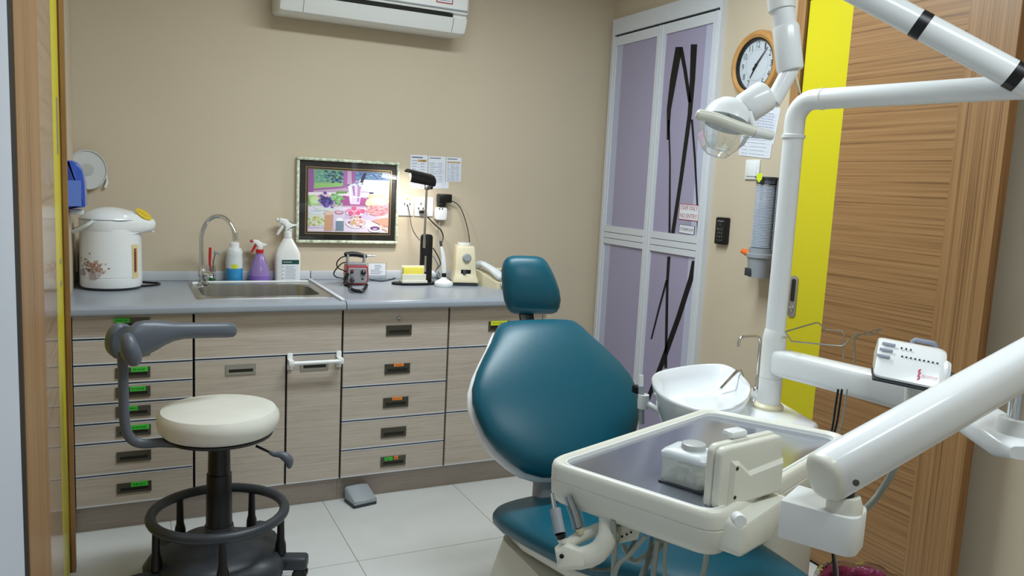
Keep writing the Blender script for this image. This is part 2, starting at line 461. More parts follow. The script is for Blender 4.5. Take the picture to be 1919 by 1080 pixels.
# ---- storeroom folding door (door_1) in the right wall
DY1, DY0, DZ = 3.865, 2.955, 2.318
XD = XR - 0.012
d1 = struct('door_1', 'white framed lilac bifold storeroom door with black line pattern', 'door', (XR, (DY0 + DY1) / 2, 0))
fr = MB()
fr.box(XD - 0.018, XR, DY0, DY1, DZ - 0.085, DZ)
fr.box(XD - 0.018, XR, DY1 - 0.022, DY1, 0, DZ - 0.085)
fr.box(XD - 0.018, XR, DY0, DY0 + 0.012, 0, DZ - 0.085)
fr.build('frame', M['doorframe'], d1, False)
MB().box(XD - 0.002, XR, DY0 + 0.012, DY1 - 0.022, 0, DZ - 0.085).build('gap', M['gap'], d1, False)
YM = pxx(1247, 60, XD).y
ZM = 1.145
def leaf(y0, y1, stripes):
    X0, X1 = XD - 0.022, XD - 0.004
    ztop = DZ - 0.098
    lf = MB()
    sw = 0.034
    lf.box(X0, X1, y0, y0 + sw, 0.01, ztop); lf.box(X0, X1, y1 - sw, y1, 0.01, ztop)
    lf.box(X0 - 0.004, X0, y0 + 0.006, y0 + 0.014, 0.01, ztop); lf.box(X0 - 0.004, X0, y1 - 0.014, y1 - 0.006, 0.01, ztop)
    lf.box(X0, X1, y0 + sw, y1 - sw, ztop - 0.05, ztop); lf.box(X0, X1, y0 + sw, y1 - sw, 0.01, 0.09)
    L = lf.build('door_leaf', M['doorframe'], d1, False)
    for a, b in ((0.0, 0.03), (0.033, 0.063), (0.066, 0.1)):
        MB().box(X0 - 0.003, X1, y0 + sw - 0.004, y1 - sw + 0.004, ZM - 0.06 + a, ZM - 0.06 + b).build('mid_rail', M['doorframe'], L, False)
    for z0, z1 in ((0.09, ZM - 0.06), (ZM + 0.04, ztop - 0.05)):
        MB().box(X0 + 0.008, X1, y0 + sw, y1 - sw, z0, z1).build('panel', M['lilac'], L, False)
        bz = 0.07
        q = MB()
        # pale printed margin round the lilac field
        hh = z1 - z0 > 1.0 and z1 > 1.5
        if hh: q.box(X0 + 0.0075, X0 + 0.008, y0 + sw, y1 - sw, z1 - 0.09, z1)
        q.box(X0 + 0.0075, X0 + 0.008, y1 - sw - (0.035 if stripes else 0.055), y1 - sw, z0, z1) if not stripes else q.box(X0 + 0.0075, X0 + 0.008, y0 + sw, y0 + sw + 0.055, z0, z1)
        q.build('margin', M['pmargin'], L, False)
    for pts in stripes:
        def c(p):
            h = pxx(p[0], p[1], X0 + 0.007); return h
        mbs = MB()
        for p_, q_ in zip(pts[:-1], pts[1:]):
            mbs.poly([c((p_[0] - p_[2] / 2, p_[1])), c((p_[0] + p_[2] / 2, p_[1])), c((q_[0] + q_[2] / 2, q_[1])), c((q_[0] - q_[2] / 2, q_[1]))])
        mbs.build('stripe', M['blackline'], L, False)
    return L
M['pmargin'] = mat('pale_lilac_margin', (186, 190, 212), 0.4)
leaf(YM + 0.001, DY1 - 0.022, [])
S = lambda *p: p
leaf(DY0 + 0.012, YM - 0.001, [
    [(1273, 88, 13), (1262, 150, 12), (1254, 205, 8), (1252, 262, 4)],
    [(1276, 88, 8), (1284, 130, 7), (1293, 192, 6)],
    [(1301, 83, 12), (1298, 150, 10), (1293, 215, 8), (1276, 340, 7), (1260, 446, 7)],
    [(1253.5, 225, 3), (1256, 300, 3), (1255, 446, 4)],
    [(1297, 224, 4), (1303, 300, 4), (1308, 400, 3), (1307, 452, 2)],
    [(1254, 481, 6), (1251, 530, 5), (1248, 690, 5)],
    [(1301, 489, 8), (1296, 520, 10), (1272, 595, 10), (1240, 684, 10), (1214, 750, 8)],
    [(1250, 525, 4), (1235, 580, 3.5), (1221, 636, 3)],
])

# ---- teak sliding door on the right wall (door_2)
XS, SY0, SY1, SZ = 2.351, 1.517, 2.336, 2.135
YYEL, YST = 2.128, 1.679
d2 = struct('door_2', 'teak sliding door with a yellow strip along the far edge', 'door', (XS, (SY0 + SY1) / 2, 0))
MB().box(XS, XS + 0.038, YST, YYEL, 0.012, SZ).build('panel', M['teakh'], d2, False)
MB().box(XS - 0.0004, XS + 0.038, SY0 + 0.001, YST, 0.012, SZ).build('stile', M['teakv'], d2, False)
MB().box(XS, XS + 0.038, SY0, SY0 + 0.001, 0.012, SZ).build('edge', M['teakedge'], d2, False)
o = MB().box(XS, XS + 0.038, YYEL, SY1, 0.012, SZ).build('yellow_strip', M['yellow'], d2, False); o['label'] = 'bright yellow strip'
hb = pxx(1487, 556, XS); 
XH = frameM((XS, hb.y, hb.z), (0, -1, 0), (0, 0, 1))
ol = rpoly([(-0.021, -0.083), (0.021, -0.083), (0.021, 0.083), (-0.021, 0.083)], 0.021, 6)
il = rpoly([(-0.011, -0.02), (0.011, -0.02), (0.011, 0.07), (-0.011, 0.07)], 0.011, 6)
hd = MB().prism(ol, 0.0, 0.004, 0.0015, 2, X=XH).build('flush_handle', M['nickel2'], d2)
MB().prism(il, 0.004, 0.0046, X=XH).build('handle_recess', M['recess'], hd)
MB().lathe([(0.011, 0), (0.011, 0.004), (0.008, 0.006), (0, 0.006)], XH @ Vector((0, -0.048, 0.004)), (-1, 0, 0), 20).build('lock', M['chrome'], hd)
t1 = struct('trim_1', 'teak jamb and header around the right sliding door', 'door frame', (XS, 2.37, 0))
MB().box(XS - 0.012, XR, SY1 + 0.008, SY1 + 0.052, 0, SZ + 0.11).build('jamb', M['teakv'], t1, False)
MB().box(XS + 0.01, XR, SY1 + 0.001, SY1 + 0.008, 0, SZ).build('seal', M['blackm'], t1, False)
MB().box(XS - 0.012, XR, 0.55, SY1 + 0.052, SZ + 0.012, SZ + 0.11).build('header', M['teakh'], t1, False)
MB().box(XS + 0.004, XS + 0.034, SY0 + 0.02, SY1 - 0.01, 0.0005, 0.012).build('floor_guide', M['blackm'], t1, False)

# ---- second sliding door at the left, seen almost edge on (door_3)
XQ = -0.188
q = lambda x: pxx(x, 540, XQ).y
ya, yb_, yc, yd = q(41), q(83), q(107), q(119)
d3 = struct('door_3', 'teak sliding door seen edge on at the left', 'door', (XQ, (ya + yd) / 2, 0))
MB().box(XL + 0.001, XQ, ya, yb_, 0.012, SZ + 0.1).build('stile', M['teakv'], d3, False)
MB().box(XL + 0.001, XQ, yb_, yc, 0.012, SZ + 0.1).build('panel', M['teakgloss'], d3, False)
MB().box(XL + 0.001, XQ + 0.0003, yc, yd, 0.012, SZ + 0.1).build('yellow_strip', M['yellow'], d3, False)
MB().box(XL + 0.001, XQ - 0.002, ya - 0.25, ya - 0.002, 0.0, SZ + 0.1).build('pocket', M['blackm'], d3, False)
for zc, hgt in ((1.495, 0.17), (1.08, 0.016), (1.01, 0.016)):
    yq = (yc * 0.4 + yd * 0.6)
    MB().box(XQ, XQ + 0.0025, yq - 0.018, yq + 0.018, zc - hgt / 2, zc + hgt / 2).build('lock_plate', M['nickel2'], d3, False)
t2 = struct('trim_2', 'teak door jamb at the left edge of the counter', 'door frame', (XL, yd, 0))
xj = CAM.x + (pxx(130.5, 540, 1.0).y and (ray(130.5, 540).x / ray(130.5, 540).y) * (yd + 0.004))
MB().box(XL, xj, yd + 0.004, yd + 0.05, 0, 2.3).build('jamb', M['teakedge'], t2, False)
MB().box(xj - 0.012, xj + 0.0005, yd + 0.002, yd + 0.004, 0, 2.3).build('bead', M['teakv'], t2, False)
xw = -0.172
yw = pxx(30, 540, xw).y
wl = wallbox('trim_3', XL, xw, -0.4, yw, 0, 2.45, M['wallwhite'], 'white painted panel at the left edge of the view', 'panel')

# ================================================================== CABINETS AND WORKTOP
YF, ZB, ZT, ZC = 3.21, 0.107, 0.841, 0.876
def zat(x, y): return py(x, y, YF).z
XC = [-0.186, 0.226, 0.802, 1.274, 1.745]
GAP = 0.0045
def sticker(parent, cx, cz, w, h, m):
    s_ = MB().box(cx - w / 2, cx + w / 2, YF - 0.0052, YF - 0.004, cz - h / 2, cz + h / 2)
    x = cx - w * 0.38
    while x < cx + w * 0.34:
        d = random.uniform(0.002, 0.006); hh = random.uniform(0.1, 0.28) * h
        s_.box(x, x + d, YF - 0.0054, YF - 0.0052, cz - hh, cz + hh * 0.7, 1); x += d + 0.002
    return s_.build('label_sticker', [m, M['dgreen'] if m is M['green'] else M['brownink']], parent, False)
M['dgreen'] = mat('dark_green_ink', (30, 110, 40), 0.6); M['brownink'] = mat('brown_ink', (150, 90, 40), 0.6)
def flush(parent, cx, cz, w=0.108, h=0.041, m='nickel', tilt=0.0):
    hnd = MB()
    y0, y1 = YF - 0.004, YF
    b = 0.011
    hnd.box(cx - w / 2, cx + w / 2, y0, y1, cz + h / 2 - b * 0.8, cz + h / 2)
    hnd.box(cx - w / 2, cx + w / 2, y0, y1, cz - h / 2, cz - h / 2 + b * 0.8)
    hnd.box(cx - w / 2, cx - w / 2 + b, y0, y1, cz - h / 2 + b * 0.8, cz + h / 2 - b * 0.8)
    hnd.box(cx + w / 2 - b, cx + w / 2, y0, y1, cz - h / 2 + b * 0.8, cz + h / 2 - b * 0.8)
    hnd.box(cx - w / 2 + b, cx + w / 2 - b, y1 - 0.0015, y1 - 0.0005, cz - h / 2 + b * 0.8, cz + h / 2 - b * 0.8, 1)
    hnd.box(cx - w / 2 + b, cx + w / 2 - b, y0 + 0.0005, y1, cz + h * 0.02, cz + h / 2 - b * 0.8, 0)
    return hnd.build('flush_handle', [M[m], M['recess']], parent, False)
def front(parent, name, x0, x1, z0, z1):
    f = MB().box(x0 + GAP, x1 - GAP, YF, YF + 0.018, z0 + 0.0085, z1 - 0.005).build(name, M['lam'], parent, False)
    MB().box(x0 + GAP, x1 - GAP, YF - 0.001, YF + 0.018, z0 + 0.0040, z0 + 0.0085).build('edge_strip', M['alu'], f, False)
    MB().box(x0 + GAP, x1 - GAP, YF - 0.0008, YF + 0.018, z1 - 0.005, z1 - 0.003).build('edge_strip', M['alu'], f, False)
    return f
def carcass(c, x0, x1):
    MB().box(x0 + 0.001, x1 - 0.001, YF + 0.0185, YB - 0.005, ZB, ZT - 0.001).build('carcass', M['gap'], c, False)
# left: narrow drawers
c1 = thing('drawer_cabinet', 'greige drawer cabinet with eight narrow drawers behind the stool', 'cabinet', ((XC[0] + XC[1]) / 2, YF + 0.3, ZB))
carcass(c1, XC[0], XC[1])
zs = [ZT] + [zat(137, y) for y in (638.5, 687.6, 725, 762.2, 799.3, 836.8, 898)] + [ZB]
lx = [(229, 610, 24), None, (262, 696, 26), (259, 731, 24), (250, 769, 14), (262, 803, 30), None, (262, 914, 26)]
for k in range(8):
    f = front(c1, 'drawer', XC[0], XC[1], zs[k + 1], zs[k])
    hc = py(252, 0, YF); cx = py(251, 800, YF).x
    cz = (zs[k] + zs[k + 1]) / 2 + (0.004 if k else 0.012)
    flush(f, cx, cz, 0.118, 0.04)
    if lx[k]:
        p = py(lx[k][0], lx[k][1], YF); ww = lx[k][2] * dep(p) / F * 1.1
        sticker(f, p.x, cz + 0.012, ww, 0.018, M['green'])
MB().box(XL + 0.001, XC[0], YF + 0.004, YB - 0.003, 0, ZT - 0.001).build('end_panel', M['lam'], c1, False)
# sink cabinet
c2 = thing('sink_cabinet', 'greige sink cabinet with two doors under the steel sink', 'cabinet', ((XC[1] + XC[2]) / 2, YF + 0.3, ZB))
xm = 0.575
zp = zat(641, 662)
for x0, x1 in ((XC[1], XC[2]),):
    cb = MB()
    cb.box(x0 + 0.001, x1 - 0.001, YF + 0.0185, YF + 0.03, ZB, ZT - 0.001)
    cb.box(x0 + 0.001, x0 + 0.016, YF + 0.03, YB - 0.005, ZB, ZT - 0.001); cb.box(x1 - 0.016, x1 - 0.001, YF + 0.03, YB - 0.005, ZB, ZT - 0.001)
    cb.box(x0 + 0.016, x1 - 0.016, YF + 0.03, YB - 0.005, ZB, ZB + 0.016)
    cb.build('carcass', M['gap'], c2, False)
front(c2, 'front_panel', XC[1], XC[2], zp, ZT)
fa = front(c2, 'door', XC[1], xm, ZB, zp)
fb = front(c2, 'door', xm, XC[2], ZB, zp)
p = py(452, 692, YF); flush(fa, p.x, p.z, 0.114, 0.042, 'nickel2')
p = py(590, 684, YF); flush(fb, p.x, p.z, 0.114, 0.042, 'nickel2')
# drawers right of the sink
c3 = thing('drawer_cabinet', 'greige drawer cabinet with five drawers and a lock on top', 'cabinet', ((XC[2] + XC[3]) / 2, YF + 0.3, ZB))
carcass(c3, XC[2], XC[3])
zs = [ZT] + [zat(641, y) for y in (663, 727.7, 791.5, 846)] + [ZB]
hy_ = [(748, 619), (745, 691), (742, 754), (738, 810), (737, 864)]
for k in range(5):
    f = front(c3, 'drawer', XC[2], XC[3], zs[k + 1], zs[k])
    p = py(*hy_[k], YF)
    flush(f, p.x, p.z, 0.113, 0.044)
    if k == 0:
        pl = py(748, 597, YF)
        MB().lathe([(0.011, 0), (0.011, 0.004), (0.008, 0.008), (0.004, 0.0085), (0, 0.0085)], (pl.x, YF, pl.z), (0, -1, 0), 20).build('lock', M['chrome'], f)
    if k in (1, 2): sticker(f, p.x + 0.005, p.z + 0.017, 0.044, 0.013, M['orange'])
    if k == 4:
        sticker(f, p.x - 0.022, p.z + 0.013, 0.036, 0.015, M['green']); sticker(f, p.x + 0.012, p.z + 0.015, 0.019, 0.015, M['orange'])
# right cabinet
c4 = thing('base_cabinet', 'greige base cabinet at the end of the counter behind the dental chair', 'cabinet', ((XC[3] + XC[4]) / 2, YF + 0.3, ZB))
carcass(c4, XC[3], XC[4])
MB().box(XC[4] - 0.001, XC[4] + 0.016, YF, YB - 0.003, 0, ZT).build('end_panel', M['lam'], c4, False)
zs = [ZT, zat(850, 652.5), zat(850, 773), ZB]
for k in range(3):
    f = front(c4, 'drawer' if k < 2 else 'door', XC[3], XC[4], zs[k + 1], zs[k])
    p = py(936, 611, YF)
    flush(f, p.x, p.z if k == 0 else (zs[k] + zs[k + 1]) / 2 + 0.02, 0.108, 0.044)
    if k == 0: sticker(f, p.x - 0.003, p.z + 0.014, 0.082, 0.02, M['lime'])
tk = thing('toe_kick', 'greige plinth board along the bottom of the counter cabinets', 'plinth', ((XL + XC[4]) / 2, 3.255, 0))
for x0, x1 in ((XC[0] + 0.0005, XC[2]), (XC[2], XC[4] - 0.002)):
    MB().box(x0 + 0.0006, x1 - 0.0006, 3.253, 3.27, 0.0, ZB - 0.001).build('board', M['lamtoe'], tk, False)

# worktops
SX0, SX1, SYa, SYb = 0.243, 0.785, 3.305, 3.80      # outer sink rim
BX0, BX1, BYa, BYb = 0.275, 0.752, 3.36, 3.70       # bowl opening
def nose(mb, x0, x1):
    pr = [(3.27, ZT), (3.178, ZT), (3.170, ZT + 0.006), (3.168, ZT + 0.014), (3.170, ZC - 0.010), (3.178, ZC - 0.003), (3.19, ZC), (3.27, ZC)]
    mb.loft([[Vector((x, a, b)) for a, b in pr] for x in (x0, x1)])
XSEAM = 0.806
w1 = thing('worktop', 'grey laminate worktop around the steel sink', 'worktop', ((XL + XSEAM) / 2, 3.5, ZT))
mb = MB(); nose(mb, XL + 0.001, XSEAM - 0.001)
mb.box(XL + 0.001, BX0 - 0.01, 3.27, YB - 0.001, ZT, ZC); mb.box(BX1 + 0.01, XSEAM - 0.001, 3.27, YB - 0.001, ZT, ZC)
mb.box(BX0 - 0.01, BX1 + 0.01, 3.27, BYa - 0.01, ZT, ZC); mb.box(BX0 - 0.01, BX1 + 0.01, BYb + 0.01, YB - 0.001, ZT, ZC)
mb.build('top', M['work'], w1)
tag(MB().rbox(XL + 0.001, XSEAM - 0.001, 3.887, YB - 0.001, ZC, ZC + 0.044, 0.004).build('upstand', M['upst']), 'pale upstand strip behind the sink along the wall', 'upstand')
tag(MB().rbox(XSEAM - 0.016, XSEAM + 0.001, 3.20, 3.885, ZC, ZC + 0.009, 0.003).build('joint_strip', M['doorframe']), 'white joint strip across the worktop right of the sink', 'strip')
w2 = thing('worktop', 'grey laminate worktop carrying the desk lamp and telephone', 'worktop', ((XSEAM + XC[4]) / 2, 3.5, ZT))
mb = MB(); nose(mb, XSEAM + 0.0025, XC[4] + 0.02)
mb.box(XSEAM + 0.0025, XC[4] + 0.02, 3.27, YB - 0.001, ZT, ZC); mb.build('top', M['work'], w2)
tag(MB().rbox(XSEAM + 0.0025, XC[4] + 0.02, 3.887, YB - 0.001, ZC, ZC + 0.044, 0.004).build('upstand', M['upst']), 'pale upstand strip behind the desk lamp along the wall', 'upstand')

# sink
sk = thing('sink', 'stainless steel sink set into the grey worktop', 'sink', ((SX0 + SX1) / 2, (SYa + SYb) / 2, ZC))
cxs, cys = (BX0 + BX1) / 2, (BYa + BYb) / 2
def rring(x0, x1, y0, y1, r, z, seg=6):
    return [Vector((a, b, z)) for a, b in rpoly([(x0, y0), (x1, y0), (x1, y1), (x0, y1)], r, seg)]
MB().loft([rring(SX0, SX1, SYa, SYb, 0.03, ZC), rring(SX0 + 0.001, SX1 - 0.001, SYa + 0.001, SYb - 0.001, 0.03, ZC + 0.0035),
           rring(BX0 - 0.006, BX1 + 0.006, BYa - 0.006, BYb + 0.006, 0.085, ZC + 0.0035), rring(BX0, BX1, BYa, BYb, 0.08, ZC - 0.002),
           rring(BX0 + 0.012, BX1 - 0.012, BYa + 0.012, BYb - 0.012, 0.075, ZC - 0.12), rring(BX0 + 0.04, BX1 - 0.04, BYa + 0.04, BYb - 0.04, 0.06, ZC - 0.14)], cap=False).build('rim_and_bowl', M['steel'], sk)
MB().loft([rring(BX0 + 0.04, BX1 - 0.04, BYa + 0.04, BYb - 0.04, 0.06, ZC - 0.14), rring(cxs - 0.02, cxs + 0.02, cys - 0.02, cys + 0.02, 0.019, ZC - 0.143)], cap=True).build('bowl_floor', M['steel'], sk)
MB().lathe([(0.034, 0), (0.03, 0.003), (0.014, 0.001), (0, 0.001)], (cxs, cys, ZC - 0.1425)).build('drain', M['chrome'], sk)
MB().tube([(SX0 + 0.05, SYb - 0.01, ZC + 0.0065), (SX1 - 0.01, SYb - 0.01, ZC + 0.0065)], 0.004, 8).build('back_glint', M['whitegloss'], sk)  # white bar standing in for the bright reflection along the back rim
# tap
tb = pz(381, 534, ZC + 0.0035)
tp = thing('tap', 'chrome gooseneck tap at the left of the sink', 'tap', tb)
MB().lathe([(0.026, 0), (0.026, 0.006), (0.018, 0.012), (0.016, 0.03), (0.02, 0.04), (0.02, 0.058), (0.014, 0.07), (0.013, 0.085), (0.0, 0.086)], tb).build('base', M['chrome'], tp)
Yt = tb.y
gp = [py(380.5, 510, Yt), py(378, 470, Yt), py(379, 440, Yt), py(387, 418, Yt), py(400, 407, Yt - 0.02), py(415, 406, Yt - 0.04), py(428, 414, Yt - 0.06), py(437, 428, Yt - 0.075), py(441, 440, Yt - 0.085), py(442, 450, Yt - 0.09)]
MB().tube(crom(gp, 5), 0.0095, 14).build('spout', M['chrome'], tp)
MB().cyl(py(440.5, 437, Yt - 0.085), py(442.5, 452, Yt - 0.09), 0.0125, 0.0115, 18).build('aerator', M['chrome'], tp)
MB().lathe([(0.0, -0.002), (0.013, 0), (0.015, 0.012), (0.010, 0.024), (0.014, 0.03), (0.013, 0.042), (0, 0.044)], tb + Vector((0.012, -0.01, 0.048)), (0.72, -0.6, -0.05), 20).build('valve_knob', M['chrome'], tp)
MB().rbox(tb.x - 0.045, tb.x - 0.018, tb.y + 0.0, tb.y + 0.02, ZC + 0.003, ZC + 0.016, 0.004).build('cap', M['whitegloss'], tp)

# towel rail hooked over the sink cabinet door
zr = py(590, 678, YF - 0.03)
xa, xb = py(545, 680, YF - 0.02).x, py(637, 675, YF - 0.02).x
rl = thing('towel_rail', 'white plastic towel rail hooked over the sink cabinet door', 'towel rail', ((xa + xb) / 2, YF - 0.02, zr.z - 0.03))
MB().tube([(xa, YF - 0.045, zr.z), (xb, YF - 0.045, zr.z)], 0.0085, 12).build('bar', M['whitegloss'], rl)
for x in (xa, xb):
    MB().rbox(x - 0.011, x + 0.011, YF - 0.052, YF - 0.0015, zr.z - 0.012, zr.z + 0.012, 0.004).rbox(x - 0.011, x + 0.011, YF - 0.009, YF - 0.0015, zr.z - 0.035, zr.z + 0.035, 0.003).build('bracket', M['whitegloss'], rl)

# ================================================================== WALL THINGS, BACK WALL
BW = lambda x, y, off=0.0: py(x, y, YB - off)          # pixel on the back wall
# air conditioner
xa, xb, zb = 0.615, 1.512, 2.098
ac = thing('air_conditioner', 'white split air conditioner mounted high on the back wall', 'air conditioner', ((xa + xb) / 2, YB, zb))
prof = [(YB - 0.001, zb + 0.01), (3.80, zb - 0.002), (3.745, zb), (3.728, zb + 0.008), (3.712, zb + 0.04), (3.702, zb + 0.074), (3.72, zb + 0.078), (3.72, zb + 0.092), (3.70, zb + 0.095), (3.694, zb + 0.12), (3.692, zb + 0.24), (3.70, zb + 0.262), (3.73, zb + 0.275), (YB - 0.001, zb + 0.278)]
def inset(pr, k):
    cy, cz = 3.82, zb + 0.14
    return [(cy + (a - cy) * k, cz + (b - cz) * k) if a < YB - 0.01 else (a, cz + (b - cz) * k) for a, b in pr]
MB().loft([[Vector((x, a, b)) for a, b in inset(prof, k)] for x, k in ((xa, 0.9), (xa + 0.006, 0.97), (xa + 0.02, 1), (xb - 0.028, 1), (xb - 0.009, 0.96), (xb, 0.86))]).build('body', M['white'], ac, ang=30)
MB().box(xa + 0.02, xb - 0.02, 3.6905, 3.70, zb + 0.112, zb + 0.24).build('front_panel', M['white'], ac, False)
MB().box(xa + 0.12, xb - 0.085, 3.698, 3.722, zb + 0.076, zb + 0.0895).build('outlet', M['blackm'], ac, False)
MB().box(xa + 0.03, xb - 0.012, 3.6895, 3.70, zb + 0.106, zb + 0.112).build('panel_edge', M['lgrey'], ac, False)
mb = MB()
for x in (xa + 0.105, xb - 0.08):
    mb.loft([[Vector((xx, a, b)) for a, b in ((3.7275, zb + 0.0085), (3.7115, zb + 0.04), (3.7015, zb + 0.0735), (3.703, zb + 0.0735), (3.713, zb + 0.04), (3.729, zb + 0.0085))] for xx in (x, x + 0.002)])
mb.build('louver_joint', M['dgrey'], ac, False)
sp = py(834, 2, 3.69)
mb = MB().box(sp.x - 0.042, sp.x + 0.042, 3.6895, 3.6906, zb + 0.13, zb + 0.19).box(sp.x - 0.037, sp.x + 0.037, 3.6892, 3.6896, zb + 0.135, zb + 0.185, 1)
for k in range(4): mb.box(sp.x - 0.03, sp.x + 0.03, 3.689, 3.6893, zb + 0.142 + k * 0.01, zb + 0.1445 + k * 0.01, 2)
mb.build('rating_sticker', [M['redtxt'], M['paper'], M['greybtn']], ac, False)

# framed picture
P0 = [py(x, y, YB - 0.02) for x, y in ((556, 455), (747, 458), (749, 305), (556, 293))]
px0, px1 = 0.733, 1.244
pz0, pz1 = 1.057, 1.470
pc = thing('framed_picture', 'fruit still life print with black mount in a pale distressed frame', 'picture', ((px0 + px1) / 2, YB, pz0))
XF = frameM((px0, YB - 0.024, pz0), (1, 0, 0), (0, 0, 1))
PW, PH = px1 - px0, pz1 - pz0
fw_ = 0.0145
for nm, a in (('bottom', (0, PW, 0, fw_)), ('top', (0, PW, PH - fw_, PH)), ('l', (0, fw_, fw_, PH - fw_)), ('r', (PW - fw_, PW, fw_, PH - fw_))):
    MB().rbox(a[0], a[1], a[2], a[3], -0.022, 0.004, 0.005, 2, X=XF).build('frame_rail', M['frame'], pc)
MB().box(fw_, PW - fw_, fw_, PH - fw_, -0.022, -0.012, X=XF).build('mount', M['matb'], pc, False)
mx0, mx1, mz0, mz1 = 0.058, PW - 0.05, 0.056, PH - 0.056
for off, wd_ in ((0.0, 0.0028), (0.009, 0.0016), (0.0135, 0.0016)):
    a0, a1, b0, b1 = mx0 - 0.012 + off, mx1 + 0.012 - off, mz0 - 0.012 + off, mz1 + 0.012 - off
    g = MB()
    for q_ in ((a0, a1, b0, b0 + wd_), (a0, a1, b1 - wd_, b1), (a0, a0 + wd_, b0, b1), (a1 - wd_, a1, b0, b1)):
        g.box(*q_, -0.0122, -0.0112, X=XF)
    g.build('gold_line', M['gold'], pc, False)
IW, IH = mx1 - mx0, mz1 - mz0
pr = MB()
lay = [0]
def P2(u, v):
    return XF @ Vector((mx0 + u * IW, mz0 + v * IH, -0.0112 + lay[0] * 0.00001))
def pg(col, *pts):
    lay[0] += 1; pr.poly([P2(*p) for p in pts], 0, col)
def el(col, u, v, a, b, n=18, t0=0, t1=2 * PI):
    lay[0] += 1
    pr.poly([P2(min(1, max(0, u + a * math.cos(t0 + (t1 - t0) * k / n))), min(1, max(0, v + b * math.sin(t0 + (t1 - t0) * k / n)))) for k in range(n if t1 - t0 > 6.2 else n + 1)], 0, col)
pg((196, 166, 196), (0, 0), (1, 0), (1, 1), (0, 1))
pg((150, 92, 160), (0, .62), (.06, .62), (.08, 1), (0, 1))
pg((120, 170, 140), (.07, .68), (.42, .74), (.42, 1), (.06, 1))
pg((150, 196, 120), (.07, .68), (.42, .74), (.42, .80), (.07, .78))
for k in range(60):
    el(random.choice([(44, 62, 120), (70, 120, 140), (60, 110, 84), (120, 170, 170), (36, 54, 96)]), random.uniform(.2, .41), random.uniform(.80, .985), .018, .014, 8)
for k in range(26):
    el(random.choice([(110, 170, 150), (86, 150, 150), (150, 196, 176)]), random.uniform(.08, .22), random.uniform(.82, .98), .018, .012, 8)
pg((170, 104, 172), (.42, .74), (.47, .72), (.47, 1), (.42, 1))
pg((164, 96, 166), (.05, .66), (.43, .72), (.43, .75), (.06, .69))
pg((150, 80, 150), (.53, .8), (.57, .8), (.57, 1), (.52, 1))
pg((96, 124, 170), (.57, .85), (1, .85), (1, 1), (.57, 1))
for k in range(50):
    el(random.choice([(44, 66, 126), (96, 150, 170), (140, 180, 190), (70, 90, 150)]), random.uniform(.58, .98), random.uniform(.9, .985), .018, .012, 8)
pg((236, 240, 246), (.62, .68), (1, .66), (1, .87), (.62, .87))
pg((200, 226, 232), (.78, .70), (.98, .68), (.98, .78), (.8, .78))
pg((244, 232, 244), (0, .58), (1, .58), (1, .67), (0, .63))
pg((112, 160, 92), (.33, .62), (.47, .63), (.47, .67), (.34, .66))
pg((172, 84, 150), (.38, .44), (.74, .44), (.72, .56), (.42, .6))
pg((230, 216, 236), (0, 0), (1, 0), (1, .40), (0, .42))
pg((206, 190, 220), (.1, .22), (.9, .2), (.8, .34), (.2, .36))
# vase / ice bucket with bottle
pg((34, 38, 66), (.62, .80), (.66, .81), (.71, .98), (.67, .98))
pg((222, 206, 232), (.47, .78), (.66, .78), (.63, .46), (.51, .46))
pg((168, 120, 178), (.53, .76), (.56, .76), (.57, .6), (.55, .6)); pg((248, 244, 252), (.49, .76), (.52, .76), (.53, .5), (.515, .5))
pg((180, 140, 190), (.60, .76), (.64, .76), (.62, .5), (.595, .5))
for k in range(18): el(random.choice([(206, 220, 236), (140, 150, 190), (236, 240, 250), (80, 90, 130)]), random.uniform(.48, .65), random.uniform(.77, .82), .018, .014, 7)
pg((240, 236, 250), (.5, .585), (.64, .585), (.637, .57), (.503, .57))
# small dark bowl
el((52, 48, 92), .775, .665, .03, .035, 12); pg((236, 240, 246), (.74, .67), (.81, .67), (.81, .71), (.74, .71))
# melon, grapes
el((172, 206, 140), .065, .5, .09, .09); el((120, 176, 92), .05, .50, .085, .1, 18, 2.2, 4.6); el((206, 226, 176), .08, .51, .055, .06)
el((224, 200, 206), .2, .6, .05, .035); el((214, 150, 190), .14, .57, .03, .03)
for k in range(46): el(random.choice([(96, 80, 160), (74, 62, 138), (116, 98, 178), (60, 50, 116), (140, 124, 196)]), random.gauss(.235, .045), random.gauss(.49, .06), .021, .026, 10)
for k in range(34): el(random.choice([(146, 196, 130), (110, 172, 110), (176, 214, 160), (130, 186, 140)]), random.gauss(.35, .035), random.gauss(.55, .035), .019, .02, 9)
pg((214, 224, 220), (.02, .44), (.12, .4), (.34, .38), (.42, .47), (.40, .42), (.3, .33), (.1, .36))
# glass bowl of salad
el((214, 220, 214), .1, .2, .12, .13); 
for k in range(60): el(random.choice([(176, 196, 96), (206, 206, 120), (130, 170, 90), (226, 226, 190), (190, 160, 90)]), random.uniform(.0, .2), random.uniform(.1, .24), .014, .012, 7)
el((226, 232, 240), .1, .32, .1, .03); el((190, 206, 220), .1, .33, .08, .016); pg((210, 200, 226), (0, .06), (.2, .06), (.2, .1), (0, .09))
# juice and water tumblers
pg((206, 160, 130), (.2, .02), (.3, .02), (.3, .28), (.2, .27)); pg((222, 196, 180), (.2, .27), (.3, .28), (.3, .34), (.2, .33))
pg((216, 206, 226), (.31, .03), (.44, .03), (.45, .33), (.3, .33)); pg((122, 142, 160), (.335, .02), (.435, .02), (.435, .18), (.335, .18)); pg((244, 246, 250), (.34, .18), (.43, .18), (.42, .22), (.385, .235), (.35, .22))
el((180, 96, 120), .375, .315, .055, .03); el((226, 200, 214), .375, .32, .042, .016)
